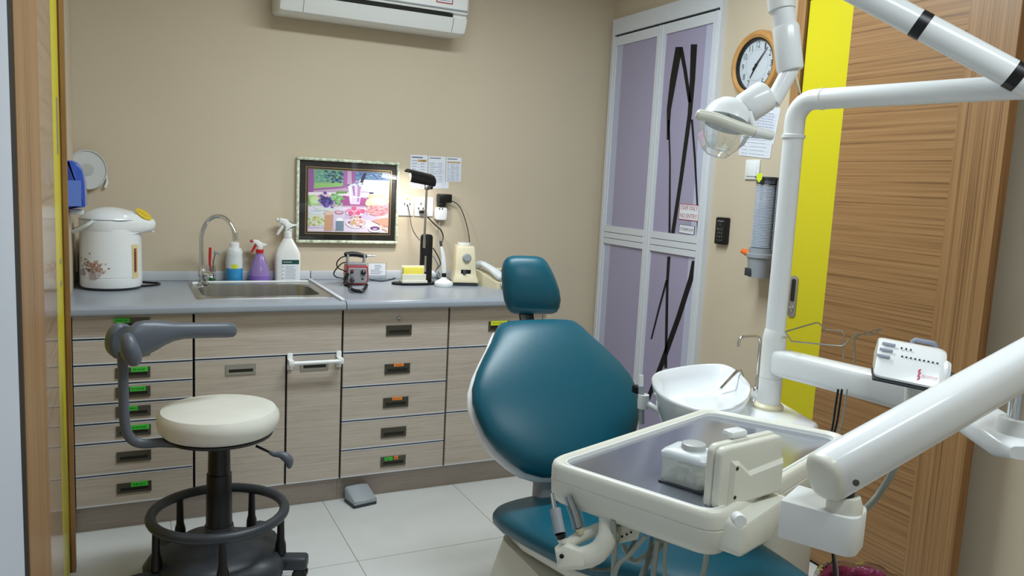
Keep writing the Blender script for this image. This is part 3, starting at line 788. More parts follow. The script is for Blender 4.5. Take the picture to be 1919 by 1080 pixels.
# plate of red fruit
el((190, 160, 206), .57, .33, .12, .06); el((236, 226, 240), .57, .315, .11, .05)
for u_, v_ in ((.5, .35), (.56, .39), (.63, .36), (.56, .31), (.52, .31), (.61, .32), (.67, .35)): el(random.choice([(214, 96, 140), (232, 150, 180), (190, 64, 110)]), u_, v_, .032, .04, 12)
# bread basket
for k in range(22): el(random.choice([(240, 222, 196), (232, 206, 176), (224, 190, 160), (246, 236, 220)]), random.uniform(.74, .98), random.uniform(.47, .6), .05, .045, 12)
el((214, 150, 160), .86, .37, .15, .09)
for k in range(40): el(random.choice([(236, 196, 196), (196, 124, 136), (222, 170, 170), (180, 110, 120)]), random.uniform(.73, .98), random.uniform(.31, .44), .022, .012, 8)
# salad plate
el((242, 238, 246), .6, .15, .14, .085); el((206, 190, 210), .6, .155, .12, .07)
for k in range(44): el(random.choice([(224, 140, 140), (236, 214, 180), (170, 90, 100), (244, 230, 220), (206, 170, 110), (240, 190, 180)]), random.gauss(.6, .05), random.gauss(.17, .035), .018, .016, 7)
# dip bowl, rolls
pg((226, 160, 140), (.78, .2), (.92, .12), (1, .1), (1, .26), (.9, .24)); pg((236, 190, 170), (.86, .1), (.99, .02), (1, .05), (.9, .14))
el((246, 244, 250), .83, .06, .085, .055); el((110, 70, 120), .83, .07, .065, .036); el((206, 180, 216), .83, .06, .03, .016)
pr.build('print', M['prt'], pc, False)
MB().box(fw_, PW - fw_, fw_, PH - fw_, -0.0035, -0.0025, X=XF).build('glass_pane', M['pane'], pc, False)

# price lists on the wall
def sheet(name, pts, label, rows, cols=(0.0, .45, .62, 1.0), title=(90, 96, 120), bar=None, group=None, right=False, off=0.0012, ink=(120, 128, 160)):
    f = (lambda x, y: pxx(x, y, XR - off)) if right else (lambda x, y: py(x, y, YB - off))
    a, b, c, d = [f(*p) for p in pts]    # bl br tr tl
    u = ((b - a) + (c - d)) / 2; v = ((d - a) + (c - b)) / 2
    w, h = u.length, v.length
    X = frameM(a, u, v)
    mb = MB(); mb.box(0, w, 0, h, -0.0006, 0, 0, (224, 229, 238), X=X)
    L = lambda x0, x1, y0, y1, col: mb.box(x0 * w, x1 * w, y0 * h, y1 * h, 0, 0.0002, 0, col, X=X)
    L(.07, .72, .91, .945, title)
    if bar: L(*bar[:4], bar[4])
    n = len(rows)
    for k, yv in enumerate(rows):
        L(.06, .94, yv - .008, yv, (150, 156, 190))
        for i in range(len(cols) - 1):
            x0 = .08 + cols[i] * .84; x1 = .08 + cols[i + 1] * .84
            xx = x0 + .02
            while xx < x1 - .06 - (0.12 * random.random()):
                d_ = random.uniform(.03, .09); L(xx, min(x1 - .03, xx + d_), yv + .012, yv + .03, ink); xx += d_ + .025
    o = mb.build(name, M['prt'], None, False); tag(o, label, 'notice', group); return o
sheet('price_list', [(769, 353), (800.5, 353), (802, 291.5), (770, 289)], 'leftmost tall printed price list above the desk lamp', [.05 + .085 * k for k in range(10)], bar=(.42, .94, .80, .87, (206, 164, 108)))
sheet('price_list', [(802, 353), (841, 354), (841, 341), (802, 340.5)], 'short printed list below the other price lists', [.1, .3, .5, .7], off=0.0010)
sheet('price_list', [(803, 340), (834, 340.5), (835, 294), (803, 292)], 'middle printed price list beside the desk lamp head', [.05, .12, .2, .3, .38, .46, .55, .63, .71], off=0.0022)
sheet('price_list', [(836, 340), (864, 340.5), (865, 296), (837, 294)], 'rightmost printed price list with a brown header bar', [.04 + .065 * k for k in range(11)], cols=(0, .25, .7, 1), bar=(.06, .94, .76, .83, (196, 160, 120)))

# sockets and plugs
def plate(x0, y0, x1, y1, label, name='wall_socket'):
    a, b = BW(x0, y1), BW(x1, y0)
    w, h = b.x - a.x, b.z - a.z
    t = thing(name, label, 'socket', (a.x + w / 2, YB, a.z))
    MB().rbox(a.x, b.x, YB - 0.009, YB - 0.0005, a.z, b.z, 0.003).build('plate', M['whitegloss'], t)
    return t, a, b
s1, a, b = plate(746, 369, 775, 404, 'white wall socket beside the picture with a yellow dot')
MB().lathe([(0.006, 0), (0.006, 0.0008), (0, 0.0008)], (a.x + 0.046, YB - 0.009, b.z - 0.012), (0, -1, 0), 12).build('yellow_dot', M['lime'], s1)
mb = MB()
for dx, dz in ((0.046, 0.044), (0.06, 0.038), (0.032, 0.038)): mb.box(a.x + dx - 0.003, a.x + dx + 0.003, YB - 0.0094, YB - 0.009, b.z - dz - 0.006, b.z - dz + 0.006)
mb.build('pin_hole', M['blackm'], s1, False)
s2, a, b = plate(776, 370, 812, 405, 'white switched wall socket behind the desk lamp pole')
mb = MB()
for dx, dz in ((0.034, 0.036), (0.022, 0.06), (0.046, 0.06)): mb.box(a.x + dx - 0.003, a.x + dx + 0.003, YB - 0.0094, YB - 0.009, b.z - dz - 0.006, b.z - dz + 0.006)
mb.build('pin_hole', M['blackm'], s2, False)
plg = BW(793, 397, 0.02)
MB().rbox(plg.x - 0.02, plg.x + 0.018, YB - 0.034, YB - 0.0095, plg.z - 0.008, plg.z + 0.008, 0.005).build('plug', M['black'], s2)
pa = BW(826, 399, 0.02)
ad = thing('plug_adapter', 'white round plug adapter below the black power adapter', 'plug', (pa.x, YB, pa.z - 0.04))
MB().prism(rpoly([(-0.033, -0.038), (0.03, -0.038), (0.033, 0.03), (-0.03, 0.03)], 0.016, 6), 0, 0.036, 0.006, 2, X=frameM((pa.x, YB - 0.001, pa.z), (1, 0, 0), (0, 0, 1))).build('body', M['whitegloss'], ad)
mb = MB()
for s_ in (-1, 1): mb.lathe([(0.004, 0), (0.004, 0.0006), (0, 0.0006)], (pa.x - 0.004 + s_ * 0.008, YB - 0.037, pa.z + 0.021), (0, -1, 0), 10)
mb.build('pin_hole', M['blackm'], ad)
pb = BW(832, 373, 0.02)
o = thing('power_adapter', 'black power adapter plugged in above the white plug', 'power adapter', (pb.x, YB - 0.02, pb.z - 0.04))
MB().rbox(pb.x - 0.036, pb.x + 0.036, YB - 0.052, YB - 0.004, pb.z - 0.019, pb.z + 0.026, 0.006).build('body', M['black'], o)
MB().rbox(pb.x - 0.034, pb.x + 0.006, YB - 0.046, YB - 0.004, pb.z - 0.04, pb.z - 0.018, 0.005).build('plug', M['black'], o)
def cable(name, pts, r, m, label, cat='cable', k=6, group=None, n=8, parent=None):
    o = MB().tube(crom(pts, k), r, n).build(name, m, parent)
    if parent is None: tag(o, label, cat, group)
    return o

# ================================================================== THINGS ON THE COUNTER
def CT(x, y, dz=0.0): return pz(x, y, ZC + dz)
# hot water dispenser
bc = CT(209, 546) + Vector((0.0, 0.108, 0.0)); bc.x = py(209, 500, bc.y).x
bo = thing('hot_water_dispenser', 'white electric hot water dispenser with a flower print', 'dispenser', bc)
k_ = dep(bc) / F
R = 52.5 * k_
zt = lambda y: py(209, y, bc.y).z - ZC
H_ = zt(388)
MB().lathe([(R * .9, 0), (R * .97, 0.006), (R * .97, 0.018), (R * .9, 0.018)], bc, n=48).build('foot', M['dgrey'], bo)
MB().lathe([(R * .95, 0.006), (R, 0.018), (R, 0.05), (R * 0.985, 0.0505), (R * 0.985, 0.0535), (R, 0.054), (R * .985, H_ * .62), (R * .965, H_ * .74), (R * .8, H_ * .76)], bc, n=48).build('body', M['whitegloss'], bo)
# head: lofted dome leaning out to the spout on the right
rings = []
for z_, w_, fx in ((.69, .94, .10), (.705, .96, .32), (.73, .98, .42), (.77, .99, .46), (.82, 1.0, .46), (.85, .99, .43), (.88, .94, .34), (.92, .83, .18), (.96, .62, .04), (.988, .36, 0.0), (1.0, .10, 0.0)):
    rr = R * w_
    ring = []
    for i in range(40):
        t_ = 2 * PI * i / 40; x_ = math.cos(t_); y_ = math.sin(t_)
        ext = fx * R * max(0, x_) ** 0.8
        ring.append(bc + Vector((rr * x_ + ext, rr * y_ * (1 - 0.34 * max(0, x_) * (fx > .2)), H_ * z_)))
    rings.append(ring)
MB().loft(rings).build('head', M['whitegloss'], bo)
MB().lathe([(R * 1.004, 0), (R * 1.004, 0.002), (R * .9, 0.002)], bc + Vector((0, 0, H_ * .853)), n=48, cap=False).build('lid_seam', M['lgrey'], bo)
MB().cyl(bc + Vector((R * 1.33, 0, H_ * .79)), bc + Vector((R * 1.33, 0, H_ * .70)), 0.009, 0.008, 14).build('spout', M['whitegloss'], bo)
hp = [bc + Vector((-R * .5, -R * .86, H_ * .845)), bc + Vector((-R * .75, -R * .85, H_ * .78)), bc + Vector((-R * 1.13, -R * .5, H_ * .70)), bc + Vector((-R * 1.22, 0, H_ * .685)), bc + Vector((-R * 1.13, R * .5, H_ * .70)), bc + Vector((-R * .75, R * .85, H_ * .78)), bc + Vector((-R * .5, R * .86, H_ * .845))]
MB().tube(crom(hp, 6), 0.0075, 10).build('carry_handle', M['white'], bo)
# yellow sticker on the lid
mb = MB(); 
for i in range(24):
    pass
XSt = frameM(bc + Vector((R * 1.02, -R * .24, H_ * .905)), (0.80, 0.10, -0.55), (0.22, 0.85, 0.45))
XSt = XSt @ Matrix.Translation((0, 0, 0.009))
mb.prism([(0.036 * math.cos(2 * PI * i / 24), 0.026 * math.sin(2 * PI * i / 24)) for i in range(24)], 0, 0.0015, X=XSt)
for k in range(9):
    mb.box(-0.024 + 0.005 * k, -0.021 + 0.005 * k, -0.004 + 0.002 * (k % 3), 0.0 + 0.002 * (k % 2), 0.0015, 0.0018, 1, X=XSt)
mb.build('yellow_sticker', [mat('golden_sticker', (216, 188, 46), .4), M['redtxt']], bo, False)
# water level window + flower print, wrapped on the body
def onb(ang, z_, e=0.0012):
    return bc + Vector(((R + e) * math.sin(ang), -(R + e) * math.cos(ang), z_))
VA = math.atan2(0 - bc.x, bc.y)             # angle of the sightline
def ang_px(x): return math.asin(max(-1, min(1, (x - 209.5) / 52.5))) - VA * 1.0
mb = MB()
def strip(x0, x1, y0, y1, mi, e, n=4):
    for i in range(n):
        a0 = ang_px(x0 + (x1 - x0) * i / n); a1 = ang_px(x0 + (x1 - x0) * (i + 1) / n)
        mb.poly([onb(a0, zt(y1), e), onb(a1, zt(y1), e), onb(a1, zt(y0), e), onb(a0, zt(y0), e)], mi)
strip(245.5, 254.5, 455, 518, 0, 0.0010); strip(248, 252, 462, 505, 1, 0.0016)
for k in range(8): strip(248.6, 251, 470 + k * 5, 471.5 + k * 5, 2, 0.002, 1)
mb.build('water_gauge', [mat('gauge_yellow', (226, 206, 150), .4), mat('gauge_brown', (150, 84, 62), .3), M['blackm']], bo, False)
mb = MB()
def blob(x, y, rx, ry, col, e):
    pts = []
    for i in range(9):
        t_ = 2 * PI * i / 9
        pts.append(onb(ang_px(x + rx * math.cos(t_)), zt(y + ry * math.sin(t_)), e))
    mb.poly(pts, 0, col)
e_ = 0.001
for k in range(120):
    e_ += 0.000008
    r_ = random.random()
    if r_ < .5: blob(random.gauss(186, 7), random.gauss(496, 6), random.uniform(1, 2.6), random.uniform(1, 2.4), random.choice([(184, 142, 122), (200, 160, 140), (168, 120, 104), (208, 180, 164)]), e_)
    elif r_ < .75: blob(random.gauss(172, 9), random.gauss(487, 7), random.uniform(.6, 1.6), random.uniform(.6, 1.6), random.choice([(120, 110, 120), (150, 96, 92), (96, 104, 104), (170, 150, 150)]), e_)
    else: blob(random.gauss(178, 8), random.gauss(502, 3), random.uniform(1, 2), random.uniform(.8, 1.6), random.choice([(84, 84, 90), (110, 110, 112), (150, 120, 110)]), e_)
for xs_, ys_, w_, h_, c_ in ((181, 512, 6, 7, (178, 164, 166)), (164, 508, 4.5, 5, (170, 172, 176)), (189, 510, 3, 6, (196, 186, 190))):
    e_ += 0.00002
    mb.poly([onb(ang_px(xs_ - w_), zt(ys_ - h_), e_), onb(ang_px(xs_ + w_), zt(ys_ - h_), e_), onb(ang_px(xs_ + w_ * .8), zt(ys_ + h_), e_), onb(ang_px(xs_ - w_ * .8), zt(ys_ + h_), e_)], 0, c_)
mb.build('flower_print', M['prtg'], bo, False, kind='stuff')
cable('power_cord', [bc + Vector((R * .7, R * .78, 0.03)), CT(262, 530) + Vector((0, 0, 0.006)), CT(285, 530, 0.005), CT(297, 530.5, 0.005), CT(299, 532.5, 0.005), CT(285, 535, 0.005), CT(262, 536, 0.005), bc + Vector((R * .8, R * .64, 0.005))], 0.0045, M['black'], '', parent=bo)

# blue paper towel dispenser on the left wall
yd_ = 3.50
zb1, zt1 = py(140, 392, yd_).z, py(140, 301, yd_).z
xo = py(163, 350, yd_).x
td = thing('paper_cup_dispenser', 'translucent blue dispenser on the left wall above the hot water dispenser', 'dispenser', (XL, yd_, zb1))
XT = frameM((XL, yd_ + 0.07, zb1), (1, 0, 0), (0, 0, 1))
dpth = xo - XL; hT = zt1 - zb1
outl = [(0, 0), (dpth, 0.012), (dpth * .97, hT * .55), (dpth * .86, hT * .8), (dpth * .6, hT * .95), (dpth * .3, hT), (0, hT)]
MB().prism(rpoly(outl, [0.002, .008, .02, .03, .03, .02, .002], 4), 0, 0.15, 0.008, 2, X=XT).build('cover', M['blue'], td)
MB().box(0.001, dpth * .75, hT * .08, hT * .6, 0.1502, 0.153, X=XT).build('inner_card', M['bluein'], td, False)
MB().rbox(0.004, dpth * .8, -0.02, -0.001, 0.03, 0.1, 0.004, X=XT).build('outlet', M['milky'], td)
# frosted disc behind it
dc = py(163, 318, YB - 0.03)
ds = thing('round_lid', 'frosted white round plastic lid hung on the back wall', 'lid', (dc.x, YB, dc.z - 0.08))
XDk = frameM((dc.x, YB - 0.03, dc.z), (0.92, 0.38, 0), (0, 0, 1))
MB().lathe([(0.0, 0), (0.074, 0.0), (0.082, 0.004), (0.084, 0.012), (0.08, 0.012), (0.078, 0.006), (0, 0.004)], (0, 0, 0), (0, 0, 1), 40, sx=0.95, sy=1.0, X=XDk).build('disc', M['disc'], ds)
MB().lathe([(0.026, 0.0), (0.026, 0.007), (0.022, 0.0075), (0.0, 0.0075)], (0, 0, 0), (0, 0, 1), 24, X=XDk).build('boss', M['frost'], ds)
MB().tube([dc, (dc.x, YB - 0.0005, dc.z)], 0.01, 10).build('hook', M['milky'], ds)
MB().tube(crom([XDk @ Vector((0.076, -0.02, 0.008)), XDk @ Vector((0.078, -0.05, 0.01)), XDk @ Vector((0.068, -0.075, 0.012))], 4), [0.004] * 4 + [.006] * 4 + [0.006], 8).build('tab', M['milky'], ds)
# pale canister
cn = Vector((-0.142, 3.835, ZC))
o = thing('plastic_canister', 'pale frosted plastic canister behind the hot water dispenser', 'canister', cn)
MB().lathe([(0.044, 0), (0.049, 0.005), (0.05, 0.11), (0.048, 0.13), (0.04, 0.135), (0, 0.135)], cn, n=32).build('body', M['frost'], o)
MB().lathe([(0.042, 0.135), (0.042, 0.15), (0.036, 0.155), (0, 0.155)], cn, n=32).build('lid', M['milky'], o)

# bottles behind the sink
def bscale(x, y):
    p = CT(x, y); return p, dep(p) / F
p, k_ = bscale(440, 528.5); p.y = 3.845; 
bt = thing('soap_bottle', 'clear bottle half full of blue liquid behind the tap spout', 'bottle', p)
r_ = 15 * k_
MB().lathe([(r_ * .92, 0), (r_, 0.004), (r_, 26 * k_), (r_ * .99, 26 * k_), (0, 26 * k_)], p, n=30).build('liquid', M['bluel'], bt)
MB().lathe([(r_, 26 * k_), (r_, 38 * k_), (r_ * .95, 50 * k_), (r_ * .98, 57 * k_), (r_ * .8, 63 * k_), (r_ * .52, 65 * k_), (r_ * .52, 67 * k_)], p, n=30).build('body', M['milky'], bt)
MB().lathe([(r_ * .58, 64.5 * k_), (r_ * .58, 73 * k_), (r_ * .5, 74 * k_), (0, 74 * k_)], p, n=24).build('cap', M['whitegloss'], bt)
mb = MB()
for i in range(4):
    a0, a1 = -0.1 + (-.3 + .17 * i), -0.1 + (-.3 + .17 * (i + 1))
    mb.poly([p + Vector(((r_ + .0006) * math.sin(a), -(r_ + .0006) * math.cos(a), z_ * k_)) for a, z_ in ((a0, 26), (a1, 26), (a1, 34), (a0, 34))])
mb.build('label', M['lime'], bt, False)
p, k_ = bscale(487, 528); p.y = 3.84
bt = thing('spray_bottle', 'purple spray bottle with a red trigger behind the sink', 'spray bottle', p)
MB().lathe([(16 * k_, 0), (19 * k_, 0.004), (19.5 * k_, 0.03), (0, 0.03)], p, n=30).build('liquid', M['purplel'], bt)
MB().lathe([(19.5 * k_, 0.03), (18 * k_, 20 * k_), (14 * k_, 34 * k_), (9 * k_, 46 * k_), (6 * k_, 53 * k_), (5.5 * k_, 56 * k_)], p, n=30).build('body', M['purple'], bt)
MB().lathe([(7 * k_, 54 * k_), (7 * k_, 60.5 * k_), (0, 60.5 * k_)], p, n=20).build('collar', M['red'], bt)
def trigger(parent, p, k, z0, mats, s=1.0):
    X = frameM(p, (1, 0, 0), (0, 0, 1))
    body = [(-4, z0), (4.5, z0), (5, z0 + 6), (13, z0 + 8.5), (13, z0 + 10), (4, z0 + 13), (-2, z0 + 17.5), (-12, z0 + 19), (-13, z0 + 13), (-8, z0 + 11), (-4, z0 + 7)]
    MB().prism(rpoly([(a * k * s, (z0 + (b - z0) * s) * k) for a, b in body], 0.003, 3), -0.012 * s, 0.012 * s, 0.003, 2, X=X).build('spray_head', mats[0], parent)
    MB().lathe([(0.0065 * s, 0), (0.0065 * s, 0.012), (0.004, 0.014), (0, 0.014)], X @ Vector((-12 * k * s, (z0 + 16 * s) * k, 0)), (-1, 0, 0), 14).build('nozzle', mats[1], parent)
    tr = [(-8, z0 + 12), (-4.5, z0 + 10), (-8, z0 + 2), (-14, z0 - 6), (-16, z0 - 4), (-12, z0 + 4)]
    MB().prism(rpoly([(a * k * s, (z0 + (b - z0) * s) * k) for a, b in tr], 0.002, 3), -0.007 * s, 0.007 * s, 0.002, 2, X=X).build('trigger', mats[2], parent)
trigger(bt, p, k_, 60, (M['whitegloss'], M['red'], M['red']))
p, k_ = bscale(539, 527); p.y = 3.85
bt = thing('spray_bottle', 'large white disinfectant spray bottle left of the framed picture', 'spray bottle', p)
def rrect(w, d, z, e=4.0): return sring(p + Vector((0, 0, z)), (1, 0, 0), (0, 1, 0), w, d, e, 32)
MB().loft([rrect(20 * k_, 0.026, 0), rrect(22.5 * k_, 0.029, 0.004), rrect(23 * k_, 0.03, 40 * k_), rrect(22.5 * k_, 0.03, 52 * k_), rrect(18 * k_, 0.027, 63 * k_, 3), rrect(11 * k_, 0.02, 75 * k_, 2.4), rrect(7 * k_, 0.016, 82 * k_, 2), rrect(5.5 * k_, 0.014, 90 * k_, 2)]).build('body', M['white'], bt)
MB().lathe([(7.5 * k_, 82 * k_), (7.5 * k_, 92 * k_), (5 * k_, 95 * k_), (0, 95 * k_)], p, n=20).build('collar', M['white'], bt)
trigger(bt, p, k_, 93, (M['white'], M['white'], M['white']), 1.32)
mb = MB(); yb2 = p.y - 0.0312
mb.box(p.x - 12 * k_, p.x + 19 * k_, yb2, yb2 + 0.001, 3 * k_ + ZC, 42 * k_ + ZC, 0)
mb.box(p.x - 12 * k_, p.x + 19 * k_, yb2 - 0.0004, yb2, 33 * k_ + ZC, 41 * k_ + ZC, 1)
for k in range(9): mb.box(p.x - 6 * k_, p.x + (8 + random.random() * 9) * k_, yb2 - 0.0004, yb2, (6 + k * 2.8) * k_ + ZC, (6.8 + k * 2.8) * k_ + ZC, 2)
for k in range(4): mb.box(p.x - 11 * k_, p.x - 8 * k_, yb2 - 0.0004, yb2, (6 + k * 7) * k_ + ZC, (7.5 + k * 7) * k_ + ZC, 2)
mb.box(p.x - 10 * k_, p.x + 6 * k_, yb2 - 0.0006, yb2 - 0.0003, 36 * k_ + ZC, 38 * k_ + ZC, 3)
mb.build('label', [M['paper'], M['greylab'], M['greybtn'], M['lgrey']], bt, False)
# jar with toothbrushes
p, k_ = bscale(398, 529); p.y = 3.83
o = thing('glass_jar', 'small glass jar of green liquid behind the tap', 'jar', p)
MB().lathe([(5.2 * k_, 0.001), (5.6 * k_, 0.004), (5.6 * k_, 15 * k_), (0, 15 * k_)], p, n=20).build('liquid', M['greenl'], o)
MB().lathe([(6 * k_, 0), (6.3 * k_, 0.003), (6.3 * k_, 24 * k_), (5 * k_, 28 * k_), (5 * k_, 31 * k_), (4.6 * k_, 31 * k_), (4.6 * k_, 28 * k_), (5.9 * k_, 24 * k_), (5.9 * k_, 15.2 * k_)], p, n=20, cap=False).build('glass', M['acry'], o)
tbr = thing('toothbrush', 'red handled toothbrush standing in the small glass jar', 'toothbrush', p + Vector((-0.004, 0, 0.016 + 15 * k_)))
MB().tube([p + Vector((-0.002, 0.002, 0.006 + 14 * k_)), py(393.5, 495, p.y), py(394, 480, p.y), py(394.5, 464, p.y)], [0.0035, .005, .0065, .006], 8).build('handle', M['red'], tbr)
tbr = thing('toothbrush', 'grey angled brush standing in the small glass jar', 'toothbrush', p + Vector((0.004, 0.004, 0.016 + 15 * k_)))
MB().tube([p + Vector((0.004, 0.004, 0.006 + 14 * k_)), py(400, 490, p.y), py(404, 474, p.y)], 0.0035, 8).build('handle', M['steel'], tbr)
MB().rbox(-0.006, 0.02, -0.008, 0.006, -0.006, 0.006, 0.002, X=frameM(py(404, 473, p.y), (0.95, 0, -0.3), (0.3, 0, 0.95))).build('head', M['lgrey'], tbr)

# dental micromotor control box
p = CT(670, 538); p.y = 3.66; p.x = py(670, 520, p.y).x; k_ = dep(p) / F
mm = thing('micromotor_box', 'red and silver micromotor control box with a black handpiece on top', 'control box', p)
Xm = frameM(p, (0.995, -0.10, 0), (0, 0, 1))
bx = [(-18, 2), (17, 2), (21, 8), (21.5, 22), (19.5, 37), (-18.5, 37), (-20, 20)]
MB().prism(rpoly([(a * k_, b * k_) for a, b in bx], 0.004, 3), -0.11, 0.0, 0.004, 2, X=Xm).build('housing', M['redbox'], mm)
fx = [(-17, 5), (16, 5), (18.5, 10), (18.5, 22), (17, 33.5), (-17, 33.5), (-17.5, 20)]
fp = MB().prism(rpoly([(a * k_, b * k_) for a, b in fx], 0.003, 3), 0.0, 0.003, 0.0015, 1, X=Xm).build('face_plate', M['silver'], mm)
MB().lathe([(0.0125, 0), (0.011, 0.012), (0, 0.012)], Xm @ Vector((10.5 * k_, 25 * k_, 0.003)), Xm.to_3x3() @ Vector((0, 0, 1)), 24).build('dial', M['black'], fp)
MB().box(10.2 * k_, 11.4 * k_, 26 * k_, 29 * k_, 0.015, 0.0156, X=Xm).build('dial_mark', M['whitegloss'], fp, False)
MB().box(-13 * k_, -7.5 * k_, 18 * k_, 29.5 * k_, 0.003, 0.006, X=Xm).build('switch', M['black'], fp, False)
MB().lathe([(0.0055, 0), (0.0055, 0.001), (0.0035, 0.001), (0.0035, 0)], Xm @ Vector((-10 * k_, 20.5 * k_, 0.006)), Xm.to_3x3() @ Vector((0, 0, 1)), 16, cap=False).build('switch_ring', M['whitegloss'], fp)
MB().box(-12 * k_, -8 * k_, 26 * k_, 28 * k_, 0.006, 0.0063, X=Xm).build('switch_mark', M['redtxt'], fp, False)
MB().box(7 * k_, 12 * k_, 11.5 * k_, 14 * k_, 0.003, 0.0036, X=Xm).build('socket', M['blackm'], fp, False)
MB().lathe([(0.011, 0), (0.011, 0.016), (0.008, 0.022), (0, 0.022)], Xm @ Vector((-10 * k_, 11.5 * k_, 0.003)), Xm.to_3x3() @ Vector((0, -0.2, 1)), 18).build('jack', M['dgrey'], fp)
# cradle
cr = MB()
for x_ in (-16, 15):
    cr.rbox(x_ * k_ - 0.005, x_ * k_ + 0.005, 36 * k_, 57 * k_, -0.065, -0.03, 0.003, X=Xm)
cr.rbox(-17.5 * k_, 18 * k_, 36.5 * k_, 42 * k_, -0.075, -0.02, 0.004, X=Xm)
cr.build('cradle', M['lgrey'], mm)
hpz = [Xm @ Vector((a * k_, b * k_, -0.048)) for a, b in ((-22, 55), (-20, 56.5), (-8, 57.5), (2, 57), (14, 54.5), (20, 54))]
hs = MB().tube(hpz, [.006, .0115, .0125, .0125, .011, .009], 16).build('handpiece', M['black'], mm)
MB().tube([Xm @ Vector((a * k_, b * k_, -0.048)) for a, b in ((19, 54.5), (26, 54.5), (36, 53.8))], [.0065, .0055, .003], 14).build('chrome_nose', M['chrome'], hs)
pt = lambda x, y, dz=0.0: py(x, y, p.y + 0.03 + dz)
cable('handpiece_cord', [pt(650, 480, .02), pt(640, 483), pt(632, 492), pt(634, 502), pt(648, 509), pt(655, 516, .05)], 0.003, M['black'], 'thin black cord leaving the micromotor handpiece on the left')
cable('mains_cord', [pt(652, 491, .06), pt(641, 494, .04), pt(630, 505), pt(626, 514), pt(632, 520), CT(646, 522, .004)], 0.003, M['black'], 'thin black cord looping beside the micromotor box')
co_ = []
A = [Xm @ Vector((-19 * k_, 24 * k_, 0.018)), Xm @ Vector((-23 * k_, 13 * k_, 0.024)), Xm @ Vector((-24 * k_, 4.5 * k_, 0.03)), Xm @ Vector((-18 * k_, 3.5 * k_, 0.05)), CT(660, 543, .012), CT(672, 546, .012), CT(682, 544, .012), Xm @ Vector((16 * k_, 3.6 * k_, 0.03))]
path = crom(A, 14)
for i in range(len(path) - 1):
    t_ = (path[i + 1] - path[i]).normalized(); n_ = t_.cross(Vector((0, 0.3, 1))).normalized(); b_ = t_.cross(n_)
    for j in range(3):
        a_ = 2 * PI * (i * 3 + j) / 4.0
        co_.append(path[i].lerp(path[i + 1], j / 3) + n_ * 0.0062 * math.cos(a_) + b_ * 0.0062 * math.sin(a_))
o = MB().tube(co_, 0.0028, 6).build('coiled_cord', M['black']); tag(o, 'coiled black cord in front of the micromotor box', 'cable')
# acrylic notice card
a, b = CT(690, 524), CT(722, 526)
o = thing('notice_card', 'small printed card in a clear acrylic stand beside the micromotor box', 'notice', (py(706, 515, 3.80).x, 3.80, ZC))
Yc = 3.80
A0, A1 = py(691, 516, Yc), py(723, 494, Yc)
MB().box(A0.x - 0.008, A1.x + 0.008, Yc + 0.0015, Yc + 0.004, ZC, A1.z + 0.004).box(A0.x - 0.008, A1.x + 0.008, Yc + 0.004, Yc + 0.05, ZC, ZC + 0.002).build('stand', M['acry'], o, False)
mb = MB().box(A0.x, A1.x, Yc, Yc + 0.001, A0.z, A1.z, 0)
for k in range(6):
    zz = A0.z + (A1.z - A0.z) * (.12 + .14 * k); mb.box(A0.x + 0.02 * (k > 2) + 0.01, A1.x - 0.012 - random.random() * 0.02, Yc - 0.0004, Yc, zz, zz + 0.003, 1)
mb.build('card', [M['paper'], M['greybtn']], o, False)
cable('thin_cable', [CT(693, 524, .003), CT(715, 527, .003), CT(735, 523.5, .003), CT(746, 519, .008), CT(752, 516, 0.01)], 0.003, M['black'], 'thin dark cord lying on the worktop beside the card holder')

# desk lamp
lb = CT(779, 533); lb = Vector((1.275, 3.70, ZC))
dl = thing('desk_lamp', 'black desk lamp with a chrome pole lighting the picture', 'lamp', lb)
MB().prism([(0.118 * math.cos(2 * PI * i / 40), 0.055 * math.sin(2 * PI * i / 40)) for i in range(40)], 0, 0.012, 0.004, 2, X=Matrix.Translation(lb + Vector((0.0, -0.012, 0)))).build('base', M['black'], dl)
Ys = lb.y + 0.01
a, b = py(787, 508, Ys), py(811, 443, Ys)
cxl, wl_ = (a.x + b.x) / 2, (b.x - a.x) / 2
MB().prism(rpoly([(-wl_, 0), (wl_, 0), (wl_ * .98, b.z - ZC), (-wl_ * .98, b.z - ZC)], [.002, .002, wl_ * .6, wl_ * .6], 6), -0.012, 0.012, 0.004, 2, X=frameM((cxl, Ys, ZC + 0.012 - 0.002), (1, 0, 0), (0, 0, 1))).build('upright', M['black'], dl)
MB().box(cxl - 0.012, cxl - 0.002, Ys - 0.0135, Ys - 0.011, ZC + 0.06, ZC + 0.14).build('chrome_inlay', M['chrome'], dl, False)
pA, pB = py(795, 465, Ys - 0.016), py(800, 352, Ys - 0.016)
MB().cyl(pA, pB, 0.0068, 0.006, 14).build('pole', M['chrome'], dl)
pj = py(801, 348, Ys - 0.018)
jt = MB().lathe([(0.0, -0.022), (0.012, -0.02), (0.013, 0.004), (0.009, 0.01), (0.012, 0.02), (0.006, 0.028), (0, 0.028)], pj, (0.05, 0, 1), 16)
jt.lathe([(0.009, -0.02), (0.009, 0.02), (0, 0.02)], pj + Vector((0, 0, 0.012)), (1, 0.2, 0), 14).lathe([(0.014, 0), (0.014, 0.012), (0, 0.012)], pj + Vector((0.014, 0, -0.004)), (1, 0, 0), 14)
jt.build('joint', M['black'], dl)
ha, hbv = py(764, 331, Ys - 0.05), py(811, 341, Ys - 0.02)       # hood axis
ax = (hbv - ha); Lh = ax.length
Xh = frameM(ha, ax, (0, 0.0, 1))
prof = []
for i in range(13):
    t_ = PI * i / 12
    prof.append((0.043 * math.cos(t_), 0.034 * math.sin(t_)))
inner = [(c_[0] * .93, c_[1] * .92 - 0.001) for c_ in prof[::-1]]
sec = prof + inner
